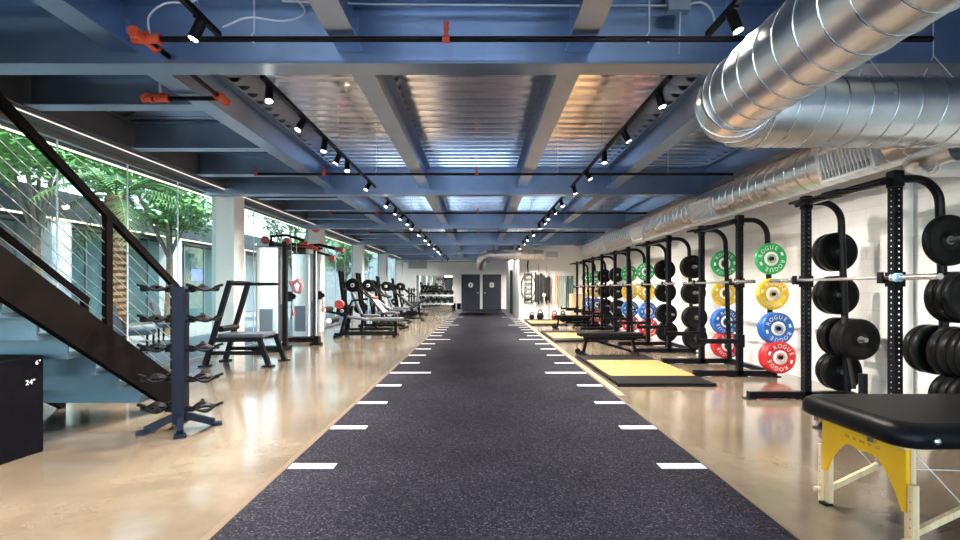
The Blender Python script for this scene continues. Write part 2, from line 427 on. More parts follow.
# gored elbow
el = MB(); ring = MB(); P = []
for k in range(5):
    an = PI/2*k/4; P.append((dxa+.27*(1-math.cos(an)), dy2-.27+.27*math.sin(an), dz1-.03*k/4))
el.tube(P, RD+.004, 40, False, smooth=False)
for k, p in enumerate(P):
    an = PI/2*k/4; d = Vector((math.sin(an), math.cos(an), 0)); x = Vector((0,0,1)); z = d.cross(x)
    ring.tube([Vector(p)+(x*math.cos(2*PI*j/40)+z*math.sin(2*PI*j/40))*(RD+.006) for j in range(40)], .007, 5, False, closed=True)
el.build('elbow', M['galv'], main); ring.build('elbow_seam', M['seam'], main)
a = MB(); s = MB(); duct_pts([(dxa+.27, dy2, dz1-.03), (3.78, dy2, dz1-.03)], RD, a, s)
a.build('cross_run', M['galv'], main); s.build('spiral_seam', M['seam'], main)
h = MB()
for p in ((2.9, dy2), (3.4, dy2)):
    h.tube([(p[0], p[1]-.26, dz1), (p[0], p[1], dz1+.4), (p[0], p[1], 3.43)], .004, 5); h.tube([(p[0], p[1]+.26, dz1), (p[0], p[1], dz1+.4)], .004, 5)
h.build('hanger_wire', M['wire'], main)
DX, DZ = 3.98, 2.68
wall_duct = thing('supply_duct', 'long straight spiral duct along the right wall above the racks with side grilles', 'air duct', (0,0,0))
a = MB(); s = MB(); duct_pts([(DX, 3.0, DZ), (DX, 17.6, DZ)], RD, a, s, .2)
a.lathe([(.0,0),(RD,0)], (DX, 17.6, DZ), 'y', 40); a.lathe([(0,0),(RD,0)], (DX, 3.0, DZ), 'y', 40)
a.build('duct_run', M['galv'], wall_duct); s.build('spiral_seam', M['seam'], wall_duct)
for gy in (4.95, 8.15, 11.55, 14.9):
    fr = MB(); cx = DX-.225; ca = Vector((cx, gy, DZ-.10)); R = Matrix.Rotation(math.radians(-14), 3, 'Y')
    for c, d in (((0,0,.15),(.04,.74,.03)), ((0,0,-.15),(.04,.74,.03)), ((0,.355,0),(.04,.03,.30)), ((0,-.355,0),(.04,.03,.30))):
        fr.box(ca + R @ Vector(c), d, R)
    f = fr.build('supply_grille', M['whitemetal'], wall_duct)
    sl = MB(); sl.box(ca + R @ Vector((.02,0,0)), (.01,.69,.28), R, 1)
    for k in range(14): sl.box(ca + R @ Vector((-.012, -.325+.05*k, 0)), (.02,.013,.28), R)
    sl.build('slats', [M['whitemetal'], M['slate']], f)
fx = MB(); P = [(DX+.02, 4.05, 2.46), (DX-.05, 4.2, 2.44), (DX+.06, 4.4, 2.43), (DX+.3, 4.5, 2.43), (XR-.004, 4.5, 2.43)]
fx.tube(P, .13, 24, False)
fx.build('branch_duct', M['galv'], wall_duct)
cl = MB()
for k, xx in enumerate((DX-.02, DX+.06)):
    cl.tube([Vector((xx+.04*k, 4.22+.1*k + .10*math.cos(t*PI/12)*0, 2.43)) + Vector((.06*math.cos(t*PI/12), .14*math.cos(t*PI/12), .14*math.sin(t*PI/12))) for t in range(24)], .008, 5, False, closed=True)
cl.build('clamp_band', M['seam'], wall_duct)
# short duct above the nook
nd = thing('short_duct', 'short silver duct with a square grille above the white nook wall', 'air duct', (0,0,0))
a = MB(); s = MB(); duct_pts([(.35, 19.75, 2.66), (3.05, 19.75, 2.66)], .2, a, s, .25, 28)
P = [(.35, 19.75, 2.66)] + [(.35-.3*math.sin(t*PI/8), 19.75+.3-.3*math.cos(t*PI/8), 2.66-.05*t) for t in range(1, 5)] + [(.05, 20.6, 2.35), (.05, 22, 2.3)]
a.tube(P, .2, 28, False); a.build('duct_run', M['galv'], nd); s.build('spiral_seam', M['seam'], nd)
g = MB(); g.bx(2.6, 3.25, 19.48, 19.58, 2.47, 2.85); g.bx(2.68, 3.17, 19.47, 19.485, 2.55, 2.77, mi=1)
for k in range(6): g.bx(2.68, 3.17, 19.46, 19.48, 2.565+.035*k, 2.573+.035*k)
g.build('supply_grille', [M['whitemetal'], M['dullsteel']], nd)

# ----------------------------------------------------------- sprinkler pipes
PIPES = [(3.40, -2.36, 3.2, 'nearest black sprinkler pipe crossing the ceiling in front of the first girder'),
         (7.40, -3.47, 3.9, 'second black sprinkler pipe crossing under the deck before the second girder'),
         (11.2, -3.5, 3.9, 'third black sprinkler pipe crossing the ceiling, between second and third girders'),
         (15.0, -3.5, 3.9, 'fourth black sprinkler pipe crossing the ceiling, before the fourth girder'),
         (19.0, -3.5, 3.9, 'fifth black sprinkler pipe crossing the ceiling near the nook duct')]
for i, (y, x0, x1, lab) in enumerate(PIPES):
    t = thing('sprinkler_pipe', lab, 'sprinkler pipe', (0,0,0), 0, 'sprinkler pipes under the ceiling')
    MB().cyl((x0, y, 3.02), (x1, y, 3.02), .020, 10).build('pipe', M['black'], t)
    for cx in ([-.24] if i == 0 else [x0+.02, -2.4, -.05]):
        c = MB(); c.cyl((cx-.025, y, 3.02), (cx+.025, y, 3.02), .028, 12); c.cyl((cx, y, 3.02), (cx, y, 3.13), .014, 8)
        c.cyl((cx, y, 3.09), (cx, y, 3.11), .02, 10); c.cyl((cx, y, 3.13), (cx, y, 3.137), .022, 10)
        c.build('coupling', M['red'], t)
    h = MB()
    for cx in (-1.6, 1.2, 2.9):
        h.tube([(cx, y, 2.99), (cx-.03, y, 3.03), (cx, y, 3.07), (cx, y, 3.43)], .006, 5)
    h.build('hanger', M['wire'], t)
t = thing('branch_pipe', 'black pipe with big red couplings running away beside the left longitudinal beam', 'sprinkler pipe', (0,0,0))
MB().cyl((-2.36, 3.40, 3.02), (-2.40, 4.46, 3.02), .020, 10).build('pipe', M['black'], t)
MB().cyl((-2.40, 4.46, 3.02), (-3.08, 4.46, 3.02), .020, 10).build('pipe', M['black'], t)
for p, q in (((-2.44,3.40,3.02),(-2.27,3.40,3.02)), ((-2.38,3.3,3.02),(-2.38,3.52,3.02)), ((-2.40,4.38,3.02),(-2.40,4.54,3.02)), ((-2.9,4.46,3.02),(-3.0,4.46,3.02)), ((-3.05,4.46,3.02),(-3.12,4.46,3.02))):
    c = MB(); c.cyl(p, q, .030, 14); m = (Vector(p)+Vector(q))/2; d = (Vector(q)-Vector(p)).normalized()
    for e in (p, q): c.cyl(Vector(e)-d*.012, Vector(e)+d*.012, .039, 14)
    c.box(m+Vector((0,0,.035)), (.04,.04,.025)); c.cyl(m+Vector((-.03,-.03,.02)), m+Vector((.03,.03,.02)), .008, 6); c.build('coupling', M['red'], t)
w = MB(); w.tube(smooth([(-2.34,3.40,3.05), (-2.33,3.38,3.17), (-2.2,3.36,3.25), (-2.0,3.35,3.26), (-1.75,3.33,3.38)]), .007, 6); w.tube([(-2.96,4.46,3.0), (-2.97,4.46,3.12), (-2.96,4.46,3.42)], .014, 6)
w.build('hanger', M['wire'], t)
# conduit and junction box on the first girder
t = thing('junction_box', 'silver junction box with pale cables on the first girder near the big duct', 'junction box', (1.45, 3.52, 3.33))
MB().box((0,0,0), (.16,.07,.10)).build('box', M['dullsteel'], t)
c = MB(); c.tube(smooth([(.06,0,0), (.16,-.02,.01), (.22,-.05,-.06), (.25,-.05,-.16)]), .008, 6); c.tube([(-.08,0,0), (-.7,.02,.01), (-2.2,.02,.02), (-2.9,0,.03)], .007, 6); c.tube([(.02,0,-.05), (.02,.03,-.35)], .005, 6)
c.build('cable', M['wire'], t)
tag(MB().tube(smooth([(-1.35,3.5,3.38), (-1.26,3.46,3.24), (-1.40,3.42,3.16), (-1.62,3.36,3.15), (-1.78, 3.32, 3.06)]), .007, 6).build('loose_cable', M['wire']), 'pale loose cable looping across the first girder to the left track light', 'cable')

# ----------------------------------------------------------- track lights
def spot(parent, p, tgt, power, ang=115):
    li = bpy.data.lights.new('spot_lamp', 'SPOT'); li.energy = power; li.color = (1,.91,.80); li.spot_size = math.radians(ang); li.spot_blend = .7; li.shadow_soft_size = .05
    o = bpy.data.objects.new('spot_lamp', li); COL.objects.link(o); o.parent = parent; o.location = p
    o.rotation_euler = (Vector(tgt)-Vector(p)).to_track_quat('-Z', 'Y').to_euler()
SPOT_W = 255
def track(x, y0, y1, heads, label, z=3.0):
    t = thing('track_light', label, 'track light', (x, y0, z), 0, 'track lights under the deck')
    r = MB(); r.bx(-.018, .018, 0, y1-y0, -.012, .022)
    r.build('rail', M['black'], t)
    for yy in (.25, (y1-y0)/2, y1-y0-.25): MB().cyl((0,yy,.02), (0,yy,ZD-z), .004, 6).build('suspension_rod', M['dullsteel'], t)
    for i, (hy, tx) in enumerate(heads):
        yy = hy - y0
        d = Vector((tx, random.uniform(-.35,.15) + (.55 if y0 > 22 else 0), -1)).normalized(); p0 = Vector((0, yy, -.075)); 
        hd = MB(); hd.cyl((0,yy,-.012), (0,yy,-.075), .009, 8); hd.box((0,yy,-.02), (.03,.08,.02))
        hd.cyl(p0 - d*.045, p0 + d*.085, .034, 16)
        ho = hd.build('lamp_head', M['black'], t)
        ln = MB(); ln.cyl(p0 + d*.085, p0 + d*.0875, .027, 16); ln.build('lens', M['bulb'], ho)
        spot(t, p0 + d*.10, p0 + d*2, SPOT_W*(1 if y0 < 12 or y0 > 22 else 2.1))
names = ['front', 'first', 'second', 'third', 'fourth', 'fifth']
for i, (a, b) in enumerate(zip(GY[:-1], GY[1:])):
    lab = ['overhead in front of the first girder', 'between first and second girders', 'between second and third girders', 'between third and fourth girders', 'between fourth and fifth girders', 'in the last bay before the doors'][i]
    hl = [(4.1,.1), (4.85,-.45), (5.56,-.1), (6.1,-.5), (6.5,.1), (7.75,-.5)] if i == 1 else [(a+(b-a)*f, q) for f, q in (((.16,-.5), (.34,-.2), (.52,-.6), (.7,-.1), (.88,-.4)) if i < 3 else ((.2,-.5),(.5,-.1),(.8,-.5)))]
    hr = [(4.2,.3), (5.2,.6), (6.06,.0), (7.0,.5), (8.0,.3)] if i == 1 else [(a+(b-a)*f, q) for f, q in (((.14,.3), (.33,.5), (.5,-.1), (.68,.6), (.86,.3)) if i < 3 else ((.2,.4),(.5,-.1),(.8,.5)))]
    e = b-.35
    track(-1.80, a+.3, e, hl, 'black track light left of the runway, ' + lab)
    track(1.57, a+.3, e, hr, 'black track light right of the runway, ' + lab)
# LED strip under the edge beam, and its channel
led = thing('led_strip', 'thin pale light strip along the top of the left glass wall', 'strip light', (0,0,0))
MB().bx(-4.60, -4.56, 3.0, YB-.1, 3.035, 3.058).build('channel', M['dullsteel'], led)
MB().bx(-4.592, -4.568, 3.0, YB-.1, 3.03, 3.035).build('diffuser', M['led'], led)

# ----------------------------------------------------------- power racks
def rack_upright(x, y, mb, w=.075, H=2.30):
    # square tube with through holes on all four sides
    hh = .017; p = .0508; n = 40; z0 = .16
    for ax in (0, 1):
        for sg in (-1, 1):
            def Q(u, z):
                return (x+u, y+sg*w/2, z) if ax == 0 else (x+sg*w/2, y+u, z)
            def quad(u0, u1, za, zb): mb.add([Q(u0,za), Q(u1,za), Q(u1,zb), Q(u0,zb)], [(0,1,2,3)])
            quad(-w/2, -hh/2, 0, H); quad(hh/2, w/2, 0, H)
            z = z0; quad(-hh/2, hh/2, 0, z0-hh/2)
            for k in range(n):
                zt = z0+(k+1)*p-hh/2 if k < n-1 else H
                quad(-hh/2, hh/2, z0+k*p+hh/2, zt)
    mb.bx(x-w/2, x+w/2, y-w/2, y+w/2, H, H+.006)
HW = .585
PEGZ = [1.68, 1.18, .70, .30]
def rear_x(z): return .40 + .07*(1.9-z)/1.9
PL_COL = {1.68: .11, 1.18: .125, .70: .21, .30: .23}; PL_BLK = {1.68: .30, 1.18: .36, .70: .40, .30: .36}
def make_rack(label, loc, spotter=True, plen=PL_BLK):
    t = thing('power_rack', label, 'power rack', loc, 0, 'power racks along the right wall')
    for sy in (-1, 1):
        y = sy*HW
        u = MB(); rack_upright(0, y, u); u.bx(-.09, .09, y-.06, y+.06, 0, .012); u.bx(-.045,.045,y-.045,y+.045,2.16,2.30)
        up = u.build('upright', M['blackgloss'], t)
        b = MB(); b.bx(-.66, .52, y-.0375, y+.0375, .012, .087); b.bx(-.70, -.60, y-.06, y+.06, 0, .014); b.bx(.40, .56, y-.06, y+.06, 0, .014)
        b.build('base_rail', M['blackgloss'], t)
        c = MB(); P = [(.02, y, 2.235)] + [(.17+.23*math.sin(a), y, 2.005+.23*math.cos(a)) for a in [PI/2*k/8 for k in range(9)]] + [(rear_x(.08), y, .08)]
        c.tube(P, .036, 14); c.build('storage_upright', M['blackgloss'], t)
        j = MB(); j.bx(-.05, .05, y-.05, y+.05, 1.27, 1.40); j.bx(-.13, -.045, y-.03, y+.03, 1.30, 1.335); j.bx(-.14, -.125, y-.03, y+.03, 1.30, 1.40)
        j.build('j_cup', M['black'], t)
        if spotter:
            a = MB(); a.bx(-.60, .04, y-.028, y+.028, .47, .535); a.bx(-.62, -.59, y-.028, y+.028, .47, .60); a.bx(-.05,.05,y-.05,y+.05,.42,.60)
            a.build('spotter_arm', M['black'], t)
        for z in PEGZ:
            pz = rear_x(z); q = MB(); q.cyl((pz, y+sy*.03, z), (pz, y+sy*plen[z], z), .024, 12); q.cyl((pz, y-.001*sy, z), (pz, y+sy*.035, z), .04, 12)
            if z == .70: q.cyl((pz, y-sy*.03, z), (pz, y-sy*.30, z), .024, 12)
            q.build('plate_peg', M['dullsteel'] if plen[1.68] > .2 else M['black'], t)
    x = MB(); x.bx(-.03, .03, -HW, HW, 2.20, 2.27); x.build('top_crossmember', M['blackgloss'], t)
    x = MB(); x.bx(.44, .50, -HW, HW, .02, .09); x.build('rear_crossmember', M['blackgloss'], t)
    g = MB(); g.cyl((-.12, -HW, 2.20), (-.12, HW, 2.20), .016, 10)
    for sy in (-1, 1): g.bar((-.12, sy*HW, 2.20), (0, sy*HW, 2.235), .03, .05)
    for yy in (-.32, -.12, .12, .32):
        g.cyl((-.12, yy, 2.20), (-.34, yy+.03*(1 if yy > 0 else -1), 2.18), .014, 8); g.cyl((-.12, yy, 2.20), (0, yy, 2.23), .014, 8)
    g.cyl((-.34, -.35, 2.18), (-.34, -.15, 2.18), .016, 8); g.cyl((-.34, .35, 2.18), (-.34, .15, 2.18), .016, 8)
    g.build('pull_up_bar', M['black'], t)
    return t
RX = 3.71
RY = [4.875, 7.45, 10.02, 12.6, 15.2, 17.75]
RID = ['first rack, beside the massage table', 'second rack from the camera', 'third rack from the camera', 'fourth rack from the camera', 'fifth rack from the camera', 'farthest rack']
RLAB = ['black power rack nearest the massage table, loaded with black plates', 'black power rack with coloured plates, second from the camera', 'black power rack with black plates, third from the camera', 'black power rack with coloured plates, fourth from the camera', 'black power rack with black plates, fifth from the camera', 'black power rack with coloured plates, farthest from the camera, near nook wall']
for i, y in enumerate(RY): make_rack(RLAB[i], (RX, y, 0), i > 0, PL_COL if i in (1,3,5) else PL_BLK)

# bumper plates --------------------------------------------------
def plate_mb(R, th):
    m = MB()
    m.lathe([(.03, 0), (.06, 0), (.062, .004), (.105, .006), (.108, .003), (R-.05, .003), (R-.045, -.001), (R-.014, -.001), (R, .012), (R, th-.012), (R-.014, th), (.06, th), (.03, th)], (0,0,0), 'y', 36, cap=False)
    return m
def arc_text(mb, txt, r, size, mid, y, up=1):
    n = len(txt); step = size*.86/r
    for i, ch in enumerate(txt):
        a = mid - up*(i-(n-1)/2)*step
        ca, sa = math.cos(a), math.sin(a)
        def place(px, py, ca=ca, sa=sa):
            rr = r + up*py; tx = up*px
            return (ca*rr + sa*tx, y, sa*rr - ca*tx)
        text_mesh(mb, ch, size, place)
LET = MB(); arc_text(LET, 'ROGUE', .158, .08, PI/2, -.0028); arc_text(LET, 'ROGUE', .158, .08, -PI/2, -.0028)
for an in (0, PI): 
    c = (.163*math.cos(an), .163*math.sin(an))
    LET.box((c[0], -.002, c[1]), (.03, .002, .05))
LETB = MB(); arc_text(LETB, 'ROGUE', .15, .04, PI*.85, -.0028)
HUB = MB().lathe([(.026,.004), (.055,-.004), (.06,-.004), (.06,.004)], (0,0,0), 'y', 24, cap=False)
HUBS = MB().lathe([(.026,.004), (.034,-.002), (.038,-.002), (.038,.004)], (0,0,0), 'y', 20, cap=False)
RING = MB().lathe([(.066,-.0022), (.098,-.0022), (.099,.006), (.066,.006)], (0,0,0), 'y', 28, cap=False)
PROTO = {}
def plate(kind, th, R=.225):
    key = (kind, th, R)
    if key not in PROTO:
        o = plate_mb(R, th).build('bumper_plate', M[kind])
        if kind == 'plate':
            HUBS.build('hub', M['dullsteel'], o)
        else:
            HUB.build('hub', M['chrome'], o); RING.build('hub_ring', M['letter'], o); LET.build('lettering', M['letter'], o)
        PROTO[key] = [o, False]
    p = PROTO[key]
    if not p[1]:
        p[1] = True; return p[0]
    return copy_tree(p[0])
CN = {'plate': 'black', 'green': 'green', 'yel': 'yellow', 'blue': 'blue', 'redb': 'red'}
TN = ['top', 'second', 'third', 'bottom']
ORD = {1: ['only'], 2: ['outer', 'inner'], 3: ['outer', 'middle', 'inner'], 4: ['outermost', 'second', 'third', 'innermost']}
def load_peg(ri, side, tier, kinds, inward=False):
    # kinds listed from the upright outwards: (kind, thickness)
    s0 = -1 if side == 'near' else 1
    s = -s0 if inward else s0
    z = PEGZ[tier]; x = RX + rear_x(z); y = RY[ri] + s0*HW + s*.042
    n = len(kinds)
    for k, (kd, th) in enumerate(kinds):
        o = plate(kd, th)
        y1 = y + s*(th+.002)
        o.location = (x, min(y, y1), z - .002)
        o.rotation_euler = (0, random.uniform(-.5,.5), 0)
        if s > 0: # face outwards
            o.rotation_euler = (0, random.uniform(-.5,.5), 0)
        word = ORD[n][n-1-k]
        peg = 'inside peg' if inward else TN[tier] + ' peg'
        tag(o, '%s %s bumper plate on the %s, %s side of the %s' % (word, CN[kd], peg, side, RID[ri].replace(' from the camera', '').replace(', beside the massage table', '') if ri else 'rack beside massage table'), 'weight plate', 'bumper plates stored on the racks')
        y = y1
B = lambda *t: [('plate', q) for q in t]
def C(c, *t): return [(c, q) for q in t]
load_peg(0, 'near', 0, B(.05)); load_peg(0, 'near', 1, B(.08,.08,.06)); load_peg(0, 'near', 2, B(.09,.09,.07,.05)); load_peg(0, 'near', 3, B(.08,.08,.06))
load_peg(0, 'near', 2, B(.08,.07), True)
load_peg(0, 'far', 0, B(.08,.07)); load_peg(0, 'far', 1, B(.09,.08)); load_peg(0, 'far', 2, B(.06,.06)); load_peg(0, 'far', 2, B(.09,.09), True); load_peg(0, 'far', 3, B(.08,.08))
CT = ['green', 'yel', 'blue', 'redb']; TH = [.04, .055, .07, .08]
for ri in (1, 3, 5):
    for side in ('near', 'far'):
        for tr in range(4):
            n = 2 if tr in (2, 3) else 1
            load_peg(ri, side, tr, C(CT[tr], *[TH[tr]]*n))
for ri in (2, 4):
    for side in ('near', 'far'):
        for tr in range(4): load_peg(ri, side, tr, B(.09,.08) if tr in (2,) else B(.08,.06))

# barbells --------------------------------------------------------
def make_barbell(label, loc):
    t = thing('barbell', label, 'barbell', loc, 0, 'barbells in the rack cups')
    MB().cyl((0,-.655,0), (0,.655,0), .0142, 12).build('shaft', M['dullsteel'], t)
    for s in (-1, 1):
        q = MB(); q.cyl((0,s*.685,0), (0,s*1.10,0), .025, 14); q.cyl((0,s*.655,0), (0,s*.685,0), .036, 14)
        q.build('sleeve', M['chrome'], t)
    return t
BL = ['first rack beside the massage table', 'second rack, the one with coloured plates', 'third rack from the camera', 'fourth rack from the camera', 'fifth rack from the camera', 'farthest rack by the nook']
for i, y in enumerate(RY): make_barbell('steel barbell resting in the cups of the ' + BL[i], (RX-.088, y, 1.3495))
col = thing('barbell_collar', 'pale blue clamp collar on the barbell of the nearest rack', 'collar', (RX-.088, RY[0]-.72, 1.3495))
c = MB(); c.lathe([(.0255,-.02), (.038,-.02), (.038,.02), (.0255,.02)], (0,0,0), 'y', 18, cap=False); c.build('clamp', mat('pale_blue_plastic', (.25,.50,.72), .4), col)
MB().bx(.03,.05,-.015,.015,-.02,.05).build('lever', M['black'], col)
# a folded strap and short bar on first rack
tag(MB().tube([(RX+.30, RY[0]+HW-.16, .95), (RX+.34, RY[0]+HW-.16, .6), (RX+.47, RY[0]+HW-.10, .14)], .02, 6).build('resistance_strap', M['blackfab']), 'black strap hanging diagonally in front of the lower black plates', 'strap')
t = thing('bar_holder', 'short black vertical tube holder standing on floor behind the massage table', 'bar holder', (RX+.22, RY[0]+.05, 0))
MB().bx(-.12,.12,-.1,.1,0,.02).build('base_plate', M['black'], t); MB().cyl((0,0,.02),(0,0,.38),.04,14).build('tube', M['black'], t)

# lifting platforms -------------------------------------------------
for ri, lab in ((1, 'nearest lifting platform, oak centre with black rubber ends, before the second rack'), (3, 'middle lifting platform of oak and rubber before the fourth rack'), (5, 'farthest lifting platform of oak and rubber before the farthest rack')):
    y = RY[ri]; x0, x1 = 1.76, 3.02
    t = thing('lifting_platform', lab, 'lifting platform', ((x0+x1)/2, y, 0), 0, 'lifting platforms before the racks')
    hx = (x1-x0)/2; hy = 1.32
    f = MB(); f.bx(-hx, -hx+.05, -hy, hy, 0, .045); f.bx(-hx+.05, hx, -hy, -hy+.04, 0, .045); f.bx(-hx+.05, hx, hy-.04, hy, 0, .045)
    f.build('edge_frame', M['black'], t)
    for s in (-1, 1):
        MB().bx(-hx+.05, hx, s*(hy-.04), s*(hy-.58), 0, .040).build('rubber_tile', M['rubber'], t)
    MB().bx(-hx+.05, hx, -hy+.58, hy-.58, 0, .039).build('wood_centre', M['oak'], t)
    g = MB()      # faint floor emblem: crossed strokes
    for a, b in (((-.22,-.12),(.02,.14)), ((-.1,-.14),(.16,.10)), ((0,-.1),(.22,.02)), ((-.2,.04),(-.06,.14))):
        g.bar((a[0],a[1],.0392), (b[0],b[1],.0392), .035, .001)
    g.build('emblem', mat('brown_stain', (.38,.22,.09), .4), t)

# benches -----------------------------------------------------------
def flat_bench(label, loc, rz):
    t = thing('flat_bench', label, 'bench', loc, rz, 'flat benches by the racks')
    MB().bx(-.60, .60, -.14, .14, .36, .43).build('pad', M['vinyl'], t, bevel=.02)
    f = MB(); f.bar((-.5,0,.32), (.5,0,.32), .06, .06); f.bar((-.44,0,.32), (-.50,0,.04), .06, .05); f.bar((.42,0,.32), (.48,0,.04), .06, .05)
    f.bar((-.36,0,.30), (.40,0,.08), .05, .05); f.bar((-.50,-.24,.03), (-.50,.24,.03), .05, .05); f.bar((.48,-.24,.03), (.48,.24,.03), .05, .05); f.bx(-.3,.3,-.1,.1,.345,.362)
    f.build('frame', M['black'], t)
    for s in (-1, 1): MB().cyl((-.57, s*.17-.02, .055), (-.57, s*.17+.02, .055), .055, 14).build('wheel', M['rubber'], t)
    return t
flat_bench('black flat bench with wheels beside the second rack platform', (2.45, 9.06, 0), 0)
flat_bench('black flat bench farther back, before the fifth rack', (2.9, 15.0, 0), 0)

# ----------------------------------------------------------- massage table
mt = thing('massage_table', 'folding massage table with black padded top and yellow end panel', 'massage table', (1.92, 2.18, 0))
def rrect(x0, x1, y0, y1, r, n=6):
    P = []
    for cx, cy, a0 in ((x1-r,y0+r,-PI/2), (x1-r,y1-r,0), (x0+r,y1-r,PI/2), (x0+r,y0+r,PI)):
        for k in range(n+1):
            a = a0+PI/2*k/n; P.append((cx+r*math.cos(a), cy+r*math.sin(a)))
    return P
tp = MB(); W, D = 1.86, .76
layers = [(.515,.012), (.525,.0), (.575,0), (.600,.012), (.615,.032), (.622,.065)]
n0 = None
for i, (z, ins) in enumerate(layers):
    P = [(p[0], p[1], z) for p in rrect(ins, W-ins, ins, D-ins, .11, 8)]
    if n0 is None:
        n0 = len(P); vs = []; fs = [tuple(range(n0))[::-1]]
    else: fs += [((i-1)*n0+k, (i-1)*n0+(k+1)%n0, i*n0+(k+1)%n0, i*n0+k) for k in range(n0)]
    vs += P
tp.add(vs, fs, 0, True); m_ = (len(layers)-1)*n0; tp.add(vs[m_:], [tuple(range(n0))], 0, True)
tp.build('padded_top', M['vinyl'], mt)
bt = MB().lathe([(0,-.006),(.012,-.004),(.016,0)], (.16,-.001,.555), 'y', 14); bt.build('button', M['chrome'], mt)
MB().bx(.07, W-.07, .07, D-.07, .495, .517).build('top_board', M['beech'], mt)
ya, yb = .07, .62
for px in (.085, W-.085):
    # arch panel in (y,z)
    def arch(y): 
        u = min(y-ya, yb-y); v = (y-(ya+yb)/2)/((yb-ya)/2)
        return .20 if u < .03 else .20 + .20*((u-.03)/.13)**.62 if u < .16 else .40 + .005*(1-math.cos((u-.16)*2*PI/.115))
    N = 48; ys = [ya+(yb-ya)*k/N for k in range(N+1)]
    p = MB(); vs = []; fs = []
    for yv in ys:
        zb = max(.20, arch(yv))
        vs += [(px-.009,yv,.495), (px-.009,yv,zb), (px+.009,yv,zb), (px+.009,yv,.495)]
    for k in range(N):
        for a in range(4): fs.append((4*k+a, 4*k+(a+1)%4, 4*k+4+(a+1)%4, 4*k+4+a))
    fs += [(0,1,2,3), tuple(range(4*N, 4*N+4))]
    p.add(vs, fs); po = p.build('end_panel', M['yellow'], mt)
    sg = 1 if px < 1 else -1
    g = MB()   # maker's wordmark on the panel: worn illegible dark dashes
    for k, wv in enumerate((.03,.02,.035,.018,.03)): g.box((px-sg*.0095, .43-.05*k, .452), (.001, wv, .014))
    g.build('faded_lettering', mat('faded_print', (.42,.24,.02), .5), po)
    for yy in (ya+.012, yb-.012):
        l = MB(); l.bx(px+sg*.010, px+sg*.035, yy-.018, yy+.018, .0, .495); l.build('leg', M['beech'], mt)
        l = MB(); so_ = -1 if yy < .3 else 1; ey = yy+so_*.034; l.bx(px-sg*.008, px+sg*.022, ey-.014, ey+.014, .0, .34)
        lo = l.build('leg_extension', M['beech'], mt)
        l = MB()
        for k in range(5): l.cyl((px-sg*.0085, ey, .10+.04*k), (px-sg*.0075, ey, .10+.04*k), .004, 8)
        l.build('adjustment_holes', M['bark'], lo)
        MB().bx(px-.02, px+.03, yy-.024, yy+.024, -.0, .012).build('foot_pad', M['rubber'], mt)
        kb = MB(); kb.cyl((px-sg*.009, ey, .075), (px-sg*.04, ey, .075), .015, 10); kb.build('knob', M['beech'], mt)
        b = MB(); b.bar((px+sg*.02, yy, .09), (px+sg*.75, yy, .44), .022, .03); b.build('brace', M['beech'], mt)
        hn = MB(); hn.box((px+sg*.33, yy, .245), (.06,.03,.035)); hn.build('hinge', M['chrome'], mt)
        w = MB(); w.tube([(px+sg*.03, yy, .49), (px+sg*.30, yy, .20), (px+sg*.8, yy, .47)], .003, 5); w.tube([(px+sg*.03,yy,.40),(W/2,yy,.38)], .0025, 5); w.build('support_cable', M['wire'], mt)
    for y0_ in (ya+.16, yb): MB().bx(px-sg*.03, px-sg*.012, y0_, y0_+.04, .475, .53).build('corner_bracket', M['chrome'], mt)

# ----------------------------------------------------------- staircase (rises towards the viewer)
SX0, SX1 = -4.40, -3.26; SL = .668
def zlow(y): return 1.18 - SL*(y-3.26)
st = thing('staircase', 'black steel staircase with cable railing beside the left glass wall', 'staircase', (0,0,0))
yfoot = 3.26 + 1.18/SL; ytop = .55
for x in (SX0, SX1):
    P = [(yfoot+.02, 0), (yfoot-.0, 0), (ytop, zlow(ytop)), (ytop, zlow(ytop)+.34), (yfoot+.02, .30)]
    P = [(yfoot+.04, 0), (yfoot, 0), (ytop, zlow(ytop)), (ytop, zlow(ytop)+.34), (yfoot+.04, zlow(yfoot+.04)+.36)]
    MB().prism(P, x-.03, x+.03, 'x').build('stringer', M['darksteel'], st)
rise = .18; run_ = rise/SL; k = 0
while True:
    z = .18 + rise*k; y = yfoot - .12 - run_*k
    if z > 2.75: break
    q = MB(); q.bx(SX0+.03, SX1-.03, y-run_, y+.02, z-.03, z); (q.bx(SX0+.03, SX1-.03, y+.0, y+.012, z-rise, z-.03) if k else None)
    q.build('step', M['stairgrey'], st); k += 1
def ztop(y): return zlow(y)+.34
for x, yend in ((SX1, 5.18), (SX0, 5.38)):
    h = MB(); h.bar((x, yend, 2.53-SL*(yend-3.26)), (x, ytop, 2.53-SL*(ytop-3.26)), .045, .065)
    h.build('handrail', M['darksteel'], st)
    for py in ([5.12, 4.2, 2.9, 1.6] if x == SX1 else [5.34, 4.2, 2.9, 1.6]):
        zb = max(0, ztop(py)-.05)
        MB().bx(x-.022, x+.022, py-.035, py+.035, zb, 2.53-SL*(py-3.26)).build('railing_post', M['darksteel'], st)
    for c in range(8):
        off = .10 + .11*c
        MB().tube([(x, yend-.05, ztop(yend-.05)+off-.02), (x, ytop, ztop(ytop)+off-.02)], .0035, 5).build('railing_cable', M['dullsteel'], st)

